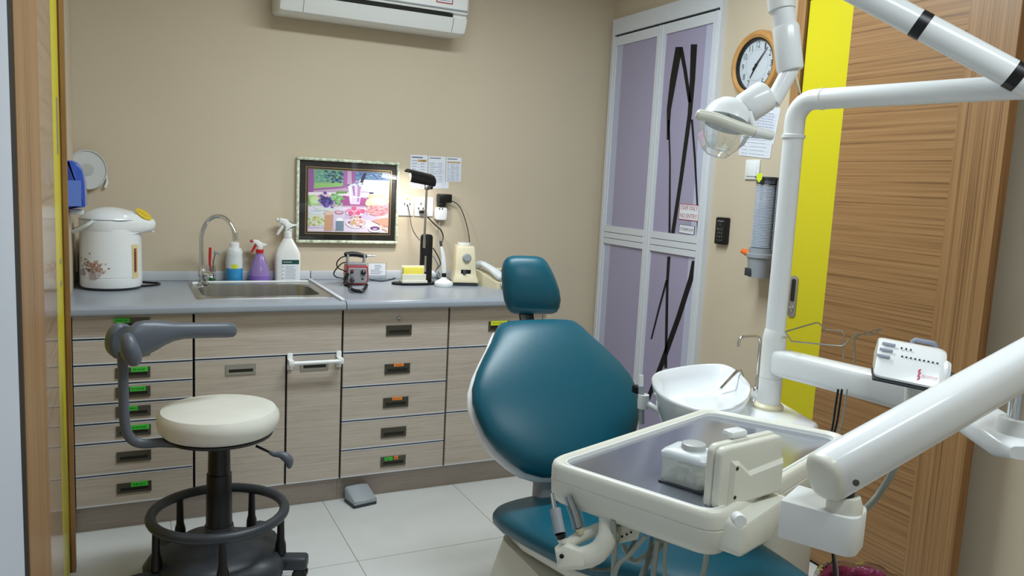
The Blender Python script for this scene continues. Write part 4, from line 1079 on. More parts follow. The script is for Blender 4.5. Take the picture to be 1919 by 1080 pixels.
# local frame of the hood: x along axis, y up, z out to viewer
PHI = 0.62
rot = lambda a_, b_: (b_ * math.cos(PHI) - a_ * math.sin(PHI), a_ * math.cos(PHI) + b_ * math.sin(PHI))
MB().loft([[Xh @ Vector((x_, rot(a_, b_)[0] * s_, rot(a_, b_)[1] * s_)) for a_, b_ in sec] for x_, s_ in ((0, 1.02), (Lh * .5, 1.0), (Lh * .93, .96), (Lh, .86))]).build('hood', M['black'], dl)
MB().loft([[Xh @ Vector((x_, rot(a_, b_)[0] * s_, rot(a_, b_)[1] * s_)) for a_, b_ in prof] for x_, s_ in ((Lh * .97, .9), (Lh * .985, .88))]).build('end_cap', M['black'], dl)
MB().tube([Xh @ Vector((0.012, 0.010, 0.004)), Xh @ Vector((Lh * .94, 0.010, 0.004))], 0.007, 12).build('lamp_tube', M['tube'], dl)
LL = bpy.data.lights.new('desk_lamp_light', 'AREA'); LL.shape = 'RECTANGLE'; LL.size = Lh * .85; LL.size_y = 0.05; LL.energy = 2.3; LL.color = (1.0, 0.97, 0.92)
lo = bpy.data.objects.new('desk_lamp_light', LL); COL.objects.link(lo)
lo.matrix_world = frameM(Xh @ Vector((Lh / 2, 0.0, -0.002)), ax, Vector((0, 0.975, 0.22)))
lo.parent = dl; lo.matrix_parent_inverse = W(dl).inverted()
# lamp cord
cable('lamp_cord', [py(765, 385, YB - 0.012), py(768, 400, YB - 0.03), py(772, 425, YB - 0.06), py(779, 440, YB - 0.1), py(787, 450, Ys + 0.02)], 0.0022, M['black'], 'thin dark cord from the left wall socket to the desk lamp')
cable('black_cable', [py(802, 407, YB - 0.03), py(815, 421, YB - 0.04), py(827, 432, YB - 0.05), py(831, 445, YB - 0.06), py(828, 456, 3.72), py(830, 465, 3.70)], 0.0034, M['black'], 'black cord hanging from the switched socket to the white handpiece')
cable('grey_cable', [py(825, 411, YB - 0.02), py(822, 430, YB - 0.02), py(819, 470, YB - 0.04), py(820, 500, 3.82), CT(826, 520, .005)], 0.0026, M['lgrey'], 'grey cord hanging from the white plug adapter')
cable('adapter_cord', [py(846, 376, YB - 0.03), py(860, 385, YB - 0.03), py(870, 405, YB - 0.03), py(878, 435, YB - 0.04), py(881, 465, YB - 0.05), py(878, 490, YB - 0.04), CT(872, 516, .004)], 0.0024, M['black'], 'black cord curving down from the power adapter behind the cream mixer')
cable('bundled_cord', [py(812, 465, 3.80), py(820, 478, 3.80), py(826, 495, 3.79), py(818, 505, 3.78), py(816, 518, 3.77), CT(824, 522, .004)], 0.003, M['black'], 'bundled black cord between the lamp upright and white handpiece')
cable('bundled_cord', [py(812, 479, 3.82), py(818, 490, 3.82), py(823, 500, 3.82), py(820, 515, 3.81), CT(821, 521, .004)], 0.0034, M['lgrey'], 'bundled grey cord between the lamp upright and white handpiece')

# card holder with yellow cards on the lamp base
ch = thing('card_holder', 'cream card holder with yellow cards on the lamp base', 'card holder', (lb.x - 0.005, lb.y - 0.035, ZC + 0.0125))
Yq = 3.655
a, b = py(752, 533, Yq), py(799, 533, Yq)
z0 = ZC + 0.0125
MB().rbox(a.x, b.x, Yq - 0.022, Yq + 0.03, z0, z0 + 0.012, 0.002).rbox(a.x + 0.003, b.x - 0.003, Yq - 0.006, Yq + 0.0, z0 + 0.012, z0 + 0.042, 0.002).rbox(a.x + 0.006, b.x - 0.004, Yq + 0.02, Yq + 0.026, z0 + 0.01, z0 + 0.082, 0.002).build('holder', M['cream'], ch)
MB().rbox(a.x + 0.012, b.x - 0.014, Yq + 0.002, Yq + 0.018, z0 + 0.013, z0 + 0.074, 0.001).build('yellow_cards', M['yel2'], ch)
# crumpled white tissue
o = MB()
tc_ = py(808, 522, 3.76); tc_.z = ZC + 0.03
tcv = []
for i in range(7):
    for j in range(12):
        ph = PI * i / 6; th = 2 * PI * j / 12; rr = 1 + 0.28 * math.sin(5 * th + i * 2.1) * math.sin(ph)
        tcv.append(Vector((tc_.x + 0.034 * rr * math.sin(ph) * math.cos(th), tc_.y + 0.012 + 0.024 * rr * math.sin(ph) * math.sin(th), ZC + 0.014 + 0.022 * (1 - math.cos(ph)))))
o.loft([tcv[i * 12:(i + 1) * 12] for i in range(7)])
tag(o.build('tissue', M['paper'], None, True, 60), 'crumpled white tissue beside the yellow card holder', 'tissue')
# curing light on a round stand
p = CT(832, 541); p = Vector((py(832, 530, 3.60).x, 3.60, ZC)); k_ = dep(p) / F
cl = thing('curing_light', 'white curing light wand standing in a round white base', 'curing light', p)
MB().lathe([(16.5 * k_, 0), (17.5 * k_, 0.004), (17.5 * k_, 0.018), (16 * k_, 0.024), (10 * k_, 0.032), (5 * k_, 0.04), (4.6 * k_, 0.046), (0, 0.046)], p, n=36).build('base', M['whitegloss'], cl)
w0, w1_ = py(833, 523, 3.60), py(826, 462, 3.62)
MB().cyl(py(833, 524, 3.60), py(832.5, 512, 3.603), 0.0115, 0.011, 18).build('grip_ring', M['black'], cl)
MB().tube(crom([py(832.5, 512, 3.603), py(832, 495, 3.607), py(831, 480, 3.612), py(827.5, 462, 3.62)], 4), [.0105, .0115, .012, .012, .012, .0118, .0115, .011, .0105, .010, .009, .008, .007], 18).build('wand', M['whitegloss'], cl)
MB().cyl(py(827.5, 462, 3.62), py(825.5, 452, 3.63), 0.006, 0.004, 12).build('strain_relief', M['black'], cl)
# cream amalgam mixer
p = Vector((py(868, 530, 3.62).x, 3.62, ZC)); k_ = 3.93 / F
am = thing('amalgam_mixer', 'cream tabletop mixer with a round grey timer dial', 'mixer', p)
Xa = frameM(p + Vector((0.012, 0, 0)), (0.97, -0.24, 0), (0, 0, 1))
MB().prism(rpoly([(-24 * k_, 0), (23 * k_, 0), (23 * k_, 0.012), (-24 * k_, 0.012)], .003, 2), -0.15, 0.02, 0.002, 1, X=Xa).build('foot', M['dgrey'], am)
hz = [(-24, 4, .022), (-24, 9, .022), (-21, 17, .008), (-19.5, 30, .002), (-17.5, 68, -.012), (-16, 71, -.016)]
rings = []
for a_, z_, fy in hz:
    a_ = abs(a_) * k_
    rings.append([Xa @ Vector((x_, z_ * k_ + 0.006, y_)) for x_, y_ in rpoly([(-a_, fy), (a_, fy), (a_ * .95, -0.15), (-a_ * .95, -0.15)], 0.008, 3)])
MB().loft(rings).build('housing', M['cream2'], am, ang=50)
nf = (Xa.to_3x3() @ Vector((0, 0.12, 1))).normalized()
MB().lathe([(8.5 * k_, 0), (8.5 * k_, 0.006), (7 * k_, 0.014), (6.2 * k_, 0.02), (0, 0.02)], Xa @ Vector((1.5 * k_, 52 * k_, -0.007)), nf, 28).build('timer_dial', M['lgrey'], am)
MB().box(-9 * k_, 9.5 * k_, 20 * k_, 30 * k_, 0.0, 0.0065, X=Xa).build('switch_panel', M['black'], am, False)
MB().lathe([(4.2 * k_, 0), (3.6 * k_, 0.008), (2 * k_, 0.009), (0, 0.006)], Xa @ Vector((-2.5 * k_, 25 * k_, 0.006)), nf, 20).build('switch_knob', M['dgrey'], am)
MB().lathe([(12 * k_, 0), (12.5 * k_, 0.004), (12.5 * k_, 0.014), (0, 0.014)], Xa @ Vector((-1 * k_, 71.5 * k_ + 0.005, -0.075)), (0, 0, 1), 28).build('lid', M['whitegloss'], am)
# telephone
p = Vector((py(916, 535, 3.55).x, 3.56, ZC))
ph = thing('telephone', 'cream corded desk telephone beside the teal headrest', 'telephone', p)
Xp = frameM(p + Vector((0.066, 0.035, 0)), (0.965, 0.26, 0), (-0.26, 0.965, 0))
mb = MB()
pro = [(-0.10, 0), (0.10, 0), (0.10, 0.075), (0.08, 0.08), (-0.095, 0.032)]
mb.loft([[Xp @ Vector((x_, y_, z_)) for y_, z_ in pro] for x_ in (-0.085, 0.10)])
mb.build('base', M['cream2'], ph, ang=25)
kp = MB()
for i in range(4):
    for j in range(4):
        x_ = 0.0 + i * 0.022; y_ = -0.055 + j * 0.028; z_ = 0.0335 + (y_ + 0.095) / 0.175 * 0.048
        kp.box(x_ - 0.006, x_ + 0.006, y_ - 0.006, y_ + 0.006, z_, z_ + 0.007, X=Xp)
kp.build('keypad', M['greyp'], ph, False)
hs = [Xp @ Vector(q_) for q_ in ((-0.062, 0.1, 0.086), (-0.06, 0.06, 0.108), (-0.058, 0.0, 0.096), (-0.056, -0.06, 0.074), (-0.054, -0.098, 0.05))]
MB().tube(crom(hs, 4), [.016, .022, .025, .024, .022, .020, .019, .019, .02, .021, .022, .024, .026, .026, .025, .022, .014], 16, flat=.75).build('handset', M['milky'], ph)
cc = []
A = crom([Xp @ Vector((-0.054, -0.1, 0.03)), Xp @ Vector((-0.05, -0.125, 0.012)), Xp @ Vector((0.0, -0.128, 0.011)), Xp @ Vector((0.05, -0.125, 0.011)), Xp @ Vector((0.09, -0.11, 0.011))], 10)
for i in range(len(A) - 1):
    t_ = (A[i + 1] - A[i]).normalized(); n_ = t_.cross(Vector((0.1, 0.2, 1))).normalized(); b_ = t_.cross(n_)
    for j in range(4):
        a_ = 2 * PI * (i * 4 + j) / 4.6
        cc.append(A[i].lerp(A[i + 1], j / 4) + n_ * 0.0075 * math.cos(a_) + b_ * 0.0075 * math.sin(a_))
MB().tube(cc, 0.0022, 6).build('coiled_cord', M['milky'], ph)

# foot pedal on the floor
p = pz(672, 937, 0)
fpd = thing('foot_pedal', 'grey foot pedal on the floor in front of the plinth', 'foot pedal', (p.x, 3.2, 0))
Xf = frameM((p.x + 0.0, 3.185, 0), (0.98, 0.2, 0), (-0.2, 0.98, 0))
MB().prism(rpoly([(-0.055, -0.05), (0.055, -0.05), (0.055, 0.045), (-0.055, 0.045)], .008, 3), 0.0, 0.014, 0.003, 2, X=Xf).build('base', M['dgrey'], fpd)
MB().loft([[Xf @ Vector((x_, y_, z_)) for x_, y_, z_ in ((-0.052 * s, -0.05 * s, za), (0.052 * s, -0.05 * s, za), (0.052 * s, 0.043 * s, zb_), (-0.052 * s, 0.043 * s, zb_))] for s, za, zb_ in ((1, 0.014, 0.014), (1, 0.026, 0.062), (.9, 0.031, 0.068))]).build('pedal', M['lgrey'], fpd, ang=60)
cable('pedal_cord', [(p.x - 0.07, 3.245, ZB - 0.004), (p.x - 0.062, 3.245, 0.07), (p.x - 0.05, 3.242, 0.03), (p.x - 0.045, 3.236, 0.012)], 0.0025, M['lgrey'], 'thin grey cord running down the plinth to the foot pedal')

# ================================================================== RIGHT WALL THINGS
RW = lambda x, y, off=0.0: pxx(x, y, XR - off)
# door signs
def sign(name, pts, lines, label, txtm, border, off):
    a, b, c, d = [pxx(x, y, off) for x, y in pts]
    u = ((b - a) + (c - d)) / 2; v = ((d - a) + (c - b)) / 2; w, h = u.length, v.length
    X = frameM(a, u, v)
    o = thing(name, label, 'sign', a.lerp(b, .5))
    MB().box(0, w, 0, h, -0.001, 0, X=X).build('plate', border, o, False)
    MB().box(w * .025, w * .975, h * .04, h * .96, 0, 0.0003, X=X).build('face', M['paper'], o, False)
    n = len(lines)
    for k, t_ in enumerate(lines):
        mb = MB(); put_text(mb, t_, X @ Matrix.Translation((w / 2, h * (1 - (k + .5) / n) + (h * .02 if n > 1 else 0), 0.0006)), w * .86, 0, None, h * (.27 if n > 1 else .36))
        mb.build('lettering', txtm, o, False)
    return o
XSG = XD - 0.0265
sign('door_sign', [(1272, 411), (1308, 415), (1310, 385), (1273, 381)], ['STAFF ONLY', 'NO ENTRY'], 'white STAFF ONLY NO ENTRY sign in red letters on the storeroom door', M['redtxt'], M['redtxt'], XD - 0.0165)
sign('door_sign', [(1272.5, 436), (1301, 440), (1302, 424.5), (1273.5, 420)], ['STOREROOM'], 'small white STOREROOM sign in black letters on the storeroom door', M['black'], M['black'], XD - 0.0165)
# keypad
p = RW(1358, 433); 
kp = thing('door_keypad', 'black access keypad beside the storeroom door', 'keypad', (XR, p.y, p.z - 0.065))
Xk = frameM((XR - 0.0005, p.y, p.z), (0, -1, 0), (0, 0, 1))
MB().prism(rpoly([(-0.037, -0.062), (0.037, -0.062), (0.037, 0.062), (-0.037, 0.062)], .009, 4), 0, 0.024, 0.004, 2, X=Xk).build('body', M['black'], kp)
for i in range(3):
    for j in range(4):
        mb = MB(); put_text(mb, '123456789*0#'[(3 - j) * 3 + i], Xk @ Matrix.Translation((-0.016 + i * 0.014, -0.043 + j * 0.017, 0.0245)), 0.005, 0, None, 0.007)
        mb.build('key', M['lgrey'], kp, False)
MB().box(-0.022, 0.018, 0.043, 0.046, 0.024, 0.0245, X=Xk).build('mark', M['lgrey'], kp, False)
MB().lathe([(0.007, 0), (0.007, 0.001), (0, 0.001)], Xk @ Vector((-0.003, 0.03, 0.024)), (-1, 0, 0), 16).build('sensor', M['dgrey'], kp)
# clock
ckc = RW(1413, 121, 0.03)
ck = thing('wall_clock', 'round wall clock with a pale wood rim beside the sliding door', 'clock', (XR, ckc.y, ckc.z - 0.15))
Xc = frameM((XR - 0.001, ckc.y, ckc.z), (0, -1, 0), (0, 0, 1))
RC = 0.146
MB().lathe([(RC, 0.0), (RC, 0.018), (RC - .008, 0.032), (RC - .02, 0.036), (RC - .032, 0.03), (RC - .034, 0.012)], (0, 0, 0), (0, 0, 1), 56, X=Xc, cap=False).build('rim', M['clockwood'], ck)
MB().lathe([(RC - .034, 0.028), (RC - .039, 0.026), (RC - .04, 0.012)], (0, 0, 0), (0, 0, 1), 56, X=Xc, cap=False).build('inner_ring', M['black'], ck)
fc = MB().lathe([(RC - .033, 0.006), (RC - .033, 0.0115), (0, 0.0115)], (0, 0, 0), (0, 0, 1), 56, X=Xc).build('face', M['clockface'], ck)
mb = MB()
for r0, w_ in ((0.066, .0012), (0.104, .0008)):
    for i in range(60):
        a0, a1 = 2 * PI * i / 60, 2 * PI * (i + 1) / 60
        mb.poly([Xc @ Vector((r * math.cos(a), r * math.sin(a), 0.0119)) for r, a in ((r0, a0), (r0 + w_, a0), (r0 + w_, a1), (r0, a1))])
mb.build('dial_ring', M['greybtn'], fc, False)
for hnum in range(1, 13):
    a = PI / 2 - 2 * PI * hnum / 12
    mb = MB(); s_ = str(hnum)
    put_text(mb, s_, Xc @ Matrix.Translation((0.086 * math.cos(a), 0.086 * math.sin(a), 0.012)), 0.008 if s_ in '1' else (.02 if len(s_) == 2 else .014), 0, None, 0.026)
    mb.build('numeral', M['dgrey'], fc, False)
def hand(ang, L0, L1, w_, z_):
    X = Xc @ Matrix.Rotation(ang, 4, 'Z')
    MB().prism([(-w_, L0), (w_, L0), (w_ * .35, L1), (-w_ * .35, L1)], z_, z_ + 0.001, X=X).build('hand', M['black'], ck, False)
hand(-2 * PI * 7.1 / 60, -0.028, 0.092, 0.0042, 0.0165); hand(-2 * PI * 7.1 / 12, -0.006, 0.062, 0.0046, 0.0145)
MB().lathe([(0.006, 0.012), (0.006, 0.019), (0, 0.019)], (0, 0, 0), (0, 0, 1), 16, X=Xc).build('hub', M['black'], ck)
MB().lathe([(RC - .038, 0.0235), (0, 0.0235)], (0, 0, 0), (0, 0, 1), 40, X=Xc).build('glass', M['pane'], ck)
# notices under the clock
sheet('wall_notice', [(1402, 262), (1450, 268), (1454, 203), (1405, 195)], 'upper printed notice below the wall clock', [.12 + .075 * k for k in range(10)], cols=(0, 1.0), right=True)
sheet('wall_notice', [(1384, 291), (1444, 296), (1447, 258), (1388, 252)], 'lower printed notice below the wall clock', [.12, .3, .48, .66, .82], cols=(0, .3, 1.0), right=True, off=0.0022)
# light switch
p = RW(1412.5, 318)
sw = thing('light_switch', 'white square light switch behind the cup dispenser', 'light switch', (XR, p.y, p.z - 0.045))
Xs = frameM((XR - 0.0005, p.y, p.z), (0, -1, 0), (0, 0, 1))
MB().rbox(-0.043, 0.043, -0.043, 0.043, 0, 0.009, 0.003, X=Xs).build('plate', M['whitegloss'], sw)
MB().rbox(-0.03, 0.03, -0.03, 0.03, 0.009, 0.0125, 0.002, X=Xs).build('rocker', M['whitegloss'], sw)
MB().box(-0.03, 0.03, -0.0315, -0.030, 0.009, 0.0098, X=Xs).build('rocker_gap', M['dgrey'], sw, False)
# cup dispenser
cpx = XR - 0.06
pt_, pb_ = pxx(1434, 332, cpx), pxx(1424, 520, cpx)
cyy = (pxx(1432, 400, cpx).y)
zt_, zb_ = pt_.z, pb_.z
cd = thing('cup_dispenser', 'grey tube dispenser holding a stack of white paper cups', 'dispenser', (cpx, cyy, zb_))
HT = zt_ - zb_; RCu = 0.045
c0 = Vector((cpx, cyy, zb_))
MB().box(XR - 0.016, XR - 0.0005, cyy - 0.05, cyy + 0.03, zb_ + 0.02, zt_).build('back_plate', M['greyp'], cd, False)
MB().lathe([(RCu + .004, HT * .985), (RCu + .006, HT), (RCu - .002, HT), (RCu - .003, HT * .93), (RCu + .003, HT * .93)], c0, n=32).build('top_ring', M['greyp'], cd)
nC = 40
zc0 = HT * .30
dzc = (HT * .925 - zc0) / nC
for i in range(nC):
    MB().lathe([(RCu - .0055, 0), (RCu - .002, dzc * .42), (RCu - .001, dzc * .6), (RCu - .002, dzc * .74), (RCu - .006, dzc * .8)], c0 + Vector((0, 0, zc0 + i * dzc)), n=20).build('cup', M['cup'], cd)
mb = MB()
for sgn in (-1, 1):
    mb.rbox(c0.x - 0.006 + 0.02, c0.x + 0.03, c0.y + sgn * (RCu + 0.002) - 0.002, c0.y + sgn * (RCu + 0.002) + 0.002, zb_ + HT * .28, zt_, 0.001)
mb.build('side_rail', M['cupgrey'], cd)
MB().lathe([(RCu + .002, HT * .20), (RCu + .002, HT * .295), (RCu - .004, HT * .295)], c0, n=32).build('collar', M['lgrey'], cd)
MB().lathe([(RCu + .010, HT * .195), (RCu + .012, HT * .20), (RCu + .012, HT * .235), (RCu + .008, HT * .24), (0, HT * .24)], c0, n=32).build('flange', M['lgrey'], cd)
MB().lathe([(RCu - .002, 0.0), (RCu, HT * .06), (RCu + .006, HT * .195), (0, HT * .195)], c0, n=32).build('outlet', M['greylg'] if 'greylg' in M else M['lgrey'], cd)
MB().rbox(c0.x - RCu - 0.003, c0.x - RCu + 0.012, c0.y - 0.005, c0.y + 0.035, zb_ + 0.004, zb_ + HT * .09, 0.004).build('opening', M['dgrey'], cd)
lv = pxx(1391, 470, cpx - 0.02)
MB().tube([lv, lv.lerp(c0 + Vector((-0.01, RCu * .8, HT * .215)), .5), c0 + Vector((-0.01, RCu * .8, HT * .215))], [.010, .0145, .007], 14).build('lever', M['orangep'], cd)
ps = pxx(1424, 333, cpx - RCu - 0.008)
XSh = frameM(ps, (0, -1, 0), (0, 0, 1))
MB().prism(rpoly([(-0.017, 0.017), (-0.016, -0.006), (0, -0.022), (0.016, -0.006), (0.017, 0.017)], .004, 3), 0, 0.002, 0.0008, 1, X=XSh).build('shield_badge', M['lime'], cd)

# ================================================================== OPERATOR STOOL
sc = Vector((0.268, 2.70, 0.0))
so = thing('operator_stool', 'round white vinyl stool with a grey arm support and black base', 'stool', sc)
ZS = 0.575; RS = 0.193
MB().lathe([(RS * .80, -0.028), (RS * .90, -0.026), (RS * .97, -0.012), (RS, 0.012), (RS * .985, 0.032), (RS * .93, 0.048), (RS * .75, 0.056), (RS * .4, 0.058), (0, 0.058)], sc + Vector((0, 0, ZS - 0.02)), n=56).build('seat', M['leather'], so)
MB().lathe([(RS * .5, -0.012), (RS * .88, -0.008), (RS * .9, 0.002), (RS * .8, 0.006)], sc + Vector((0, 0, ZS - 0.052)), n=48).build('seat_pan', M['black'], so)
MB().lathe([(0.06, 0.13), (0.052, 0.16), (0.046, 0.20), (0.0, 0.2)], sc, n=28).build('base_hub', M['dgrey'], so)
MB().lathe([(0.043, 0.17), (0.041, 0.30), (0.04, 0.38), (0.036, 0.382), (0.034, ZS - 0.06), (0, ZS - 0.06)], sc, n=28).build('column', M['black'], so)
RR = 0.212; ZR = 0.245
MB().tube([sc + Vector((RR * math.cos(2 * PI * i / 48), RR * math.sin(2 * PI * i / 48), ZR)) for i in range(48)], 0.017, 14, closed=True).build('foot_ring', M['dgrey'], so)
RB = 0.215
# star base skirt
prof = []
N5 = 60
rings = []
for rr, z_ in ((1.0, 0.052), (1.02, 0.075), (0.93, 0.108), (0.7, 0.125), (0.4, 0.135), (0.25, 0.15)):
    ring = []
    for i in range(N5):
        a = 2 * PI * i / N5
        lob = 1 + 0.09 * math.cos(5 * (a - 0.50)) * min(1, rr)
        ring.append(sc + Vector((RB * rr * lob * math.cos(a), RB * rr * lob * math.sin(a), z_)))
    rings.append(ring)
MB().loft(rings).build('base_skirt', M['dgrey'], so, ang=50)
for i in range(5):
    a = -0.36 + 2 * PI * i / 5
    d_ = Vector((math.cos(a), math.sin(a), 0))
    ps_ = sc + d_ * (RR - 0.006)
    a2 = a + 0.0
    MB().lathe([(0.019, 0.10), (0.018, 0.13), (0.013, 0.15), (0.011, ZR - 0.01), (0, ZR - 0.01)], sc + d_ * (RR - 0.008), n=16).build('ring_post', M['black'], so)
    cc_ = sc + d_ * (RB + 0.055)
    X = frameM(cc_, d_, (0, 0, 1))
    hd = MB().rbox(-0.075, 0.026, 0.045, 0.092, -0.029, 0.029, 0.013, 3, X=X).build('caster_hood', M['dgrey2'] if 'dgrey2' in M else M['dgrey'], so)
    tn = d_.cross(Vector((0, 0, 1)))
    for s_ in (-1, 1):
        MB().lathe([(0.0, -0.008), (0.022, -0.008), (0.025, -0.004), (0.025, 0.004), (0.022, 0.008), (0, 0.008)], cc_ + tn * (s_ * 0.016) + Vector((0, 0, 0.025)), tn, 20).build('wheel', M['black'], hd)
# height lever
l0, l1, l2, l3 = py(480, 836, sc.y), py(515, 852, sc.y - 0.03), py(536, 858, sc.y - 0.04), py(543, 878, sc.y - 0.045)
MB().cyl(l0, l1, 0.0045, n=10).build('lever_rod', M['black'], so)
MB().tube(crom([py(506, 848, sc.y - 0.022), l1, py(528, 853, sc.y - 0.036), py(541, 862, sc.y - 0.042), l3], 4), [.006, .007, .0075, .008, .0085, .009, .010, .011, .0125, .014, .0155, .016, .016, .015, .013, .010, .005], 14).build('lever_grip', M['greyp'], so)
# arm support: bar from under the seat, up the left side, then a curved pad
ys = sc.y
bar = [py(330, 831, ys - 0.02), py(300, 830, ys - 0.02), py(268, 832, ys - 0.02), py(250, 826, ys - 0.02), py(239, 812, ys - 0.02), py(234, 790, ys - 0.02), py(232, 740, ys - 0.02), py(231, 690, ys - 0.02), py(229, 660, ys - 0.02)]
MB().tube(crom(bar, 4), 0.0155, 14, flat=.75, up=(0, 1, 0)).build('support_bar', M['greyp'], so)
MB().lathe([(0.0, -0.012), (0.048, -0.01), (0.054, 0.0), (0.05, 0.022), (0, 0.026)], py(228, 640, ys + 0.02), (-0.4, 0.5, 0.1), 28, sx=.85, sy=1.1).build('pivot_cap', M['greyp'], so)
pad_c = [(226, 662, 5, .4), (231, 655, 20, .7), (240, 648, 33, .9), (255, 640, 37, 1), (272, 634, 34, 1), (292, 629, 29, 1), (310, 624, 23, 1), (327, 621.5, 18, 1), (345, 620, 15.5, 1), (370, 619.5, 15, 1), (400, 619, 14.5, 1), (425, 618.5, 14.5, 1), (437, 619, 13, 1), (443, 619.5, 8, 1), (444.5, 620, 2, 1)]
rings = []
for x_, y_, h_, t_ in pad_c:
    yy = ys - 0.06 + 0.00055 * (x_ - 230)
    c_ = py(x_, y_, yy); kk = dep(c_) / F
    rings.append(sring(c_, (0.15 if x_ < 250 else 0, -1 if x_ < 250 else -1, 0), (0, 0, 1), max(0.003, min(0.03, h_ * kk * .8) * t_), h_ * kk, 2.2, 24))
MB().loft(rings).build('arm_pad', M['greyp'], so, ang=70)
MB().tube(crom([py(238, 625, ys - 0.075), py(243, 650, ys - 0.092), py(250, 672, ys - 0.09), py(247, 684, ys - 0.08)], 4), [.010, .018, .022, .024, .026, .027, .027, .027, .026, .024, .02, .014, .005], 16).build('pad_end', M['greyp'], so)

# ================================================================== DENTAL CHAIR
CX = 1.245
dcr = thing('dental_chair', 'teal vinyl dental chair with headrest and white shell', 'dental chair', (CX, 1.7, 0))
def xring(y_, z_, a, b, e=3.2, n=36, tilt=0.0, dx=0.0):
    return sring((CX + dx, y_, z_), (1, 0, 0), (0, -math.sin(tilt), math.cos(tilt)), a, b, e, n)
tl = math.radians(9)
CX = 1.275
seat = []
for s_, a, b in ((0.0, .12, .010), (0.01, .21, .028), (0.03, .255, .040), (0.07, .282, .049), (0.15, .294, .053), (0.3, .294, .054), (0.45, .286, .053), (0.56, .262, .052), (0.66, .22, .05), (0.74, .188, .049)):
    seat.append(xring(2.15 - s_ * math.cos(tl), 0.362 + s_ * math.sin(tl), a, b, 3.0, 40, -tl))
for y_, z_, a, b in ((1.33, .487, .168, .046), (1.2, .483, .158, .045), (1.0, .475, .15, .043), (0.88, .47, .145, .04), (0.80, .465, .12, .03), (0.78, .463, .07, .012)):
    seat.append(xring(y_, z_, a, b, 3.0, 40))
MB().loft(seat).build('seat_cushion', M['teal'], dcr, ang=80)
# shell under the seat
sh = []
for s_, a, b in ((0.05, .18, .02), (0.08, .235, .035), (0.2, .25, .042), (0.45, .245, .042), (0.6, .21, .04)):
    sh.append(xring(2.145 - s_ * math.cos(tl), 0.315 + s_ * math.sin(tl), a, b, 4.0, 40, -tl))
for y_, z_, a, b in ((1.33, .43, .16, .035), (1.0, .42, .14, .03), (0.88, .415, .12, .02)):
    sh.append(xring(y_, z_, a, b, 4.0, 40))
MB().loft(sh).build('seat_shell', M['cream'], dcr, ang=60)
# pedestal skirt
rg = []
for z_, x0_, x1_, y0_, y1_ in ((0.0, .985, 1.50, 1.12, 2.15), (0.02, .98, 1.505, 1.1, 2.16), (0.10, .985, 1.50, 1.15, 2.14), (0.2, .995, 1.49, 1.3, 2.12), (0.31, 1.02, 1.48, 1.45, 2.10)):
    rg.append([Vector((a, b, z_)) for a, b in rpoly([(x0_, y0_), (x1_, y0_), (x1_, y1_), (x0_, y1_)], .07, 6)])
MB().loft(rg).build('pedestal', M['cream'], dcr, ang=50)
# backrest
B0 = Vector((1.228, 2.015, 0.500)); B1 = Vector((1.255, 2.37, 0.912))
bu = Vector((1, -0.02, 0)).normalized(); bv = (B1 - B0); BL = bv.length; bv.normalize(); bn = bu.cross(bv)   # bn points to the front
if bn.y > 0: bn = -bn
hw = [(0.0, .07, .012), (0.012, .115, .028), (0.05, .165, .042), (0.11, .206, .047), (0.19, .246, .05), (0.28, .274, .052), (0.38, .290, .053), (0.47, .296, .053), (0.56, .288, .053), (0.66, .262, .052), (0.76, .226, .051), (0.86, .187, .049), (0.93, .165, .044), (0.975, .147, .034), (0.993, .128, .022), (1.0, .105, .010)]
def brings(off, kx, kt, dn, v0=0.0):
    r = []
    for v_, a, t_ in hw:
        c_ = B0 + bv * (v_ * BL + v0) + bn * dn + Vector((0.0, 0, 0))
        # gentle lengthwise curve
        c_ += bn * (0.02 * math.sin(PI * v_))
        r.append(sring(c_, bu, bn, a * kx + off, t_ * kt, 2.6, 44))
    return r
MB().loft(brings(0, 1, 1, 0.02)).build('backrest_cushion', M['teal'], dcr, ang=80)
MB().loft(brings(.002, 1.0, .55, -0.028)).build('backrest_shell', M['whitegloss'], dcr, ang=80)
# neck bar + headrest
n0, n1 = py(991, 622, 2.41), py(983, 560, 2.47)
MB().rbox(-0.026, 0.026, 0, (n1 - n0).length, -0.007, 0.007, 0.003, X=frameM(n0, (1, -0.1, 0), (n1 - n0))).build('neck_bar', M['black'], dcr)
hc_ = py(995, 534, 2.46)
hu = Vector((0.98, -0.18, 0.0)).normalized(); hv = Vector((0.02, .22, .97)).normalized()
hn = hu.cross(hv); hn = hn if hn.y < 0 else -hn
kk = dep(hc_) / F
hr = []
for dy, xl, xr_, t_ in ((-53, 962, 1034, .010), (-50, 954, 1042, .026), (-42, 948, 1047, .038), (-28, 943.5, 1050, .045), (-10, 941, 1047.5, .048), (10, 940, 1041, .049), (28, 940.5, 1033, .046), (42, 944, 1025, .038), (49, 950, 1018, .026), (52.5, 960, 1008, .010)):
    cx_ = ((xl + xr_) / 2 - 994) * kk; hw_ = (xr_ - xl) / 2 * kk * 1.02
    hr.append(sring(hc_ + hu * cx_ + hv * (dy * kk * 1.03), hu, hn, hw_, t_, 2.7, 40))
MB().loft(hr).build('headrest', M['teal'], dcr, ang=80)
MB().rbox(-0.04, 0.04, -0.05, 0.05, -0.075, -0.045, 0.01, X=frameM(hc_, hu, hv) @ Matrix.Scale(-1 if (hu.cross(hv)).dot(hn) < 0 else 1, 4, (0, 0, 1))).build('headrest_mount', M['black'], dcr)
# hinge cover between seat and back
MB().rbox(1.14, 1.38, 2.05, 2.12, 0.34, 0.53, 0.02, 3).build('hinge_cover', M['lgrey'], dcr)

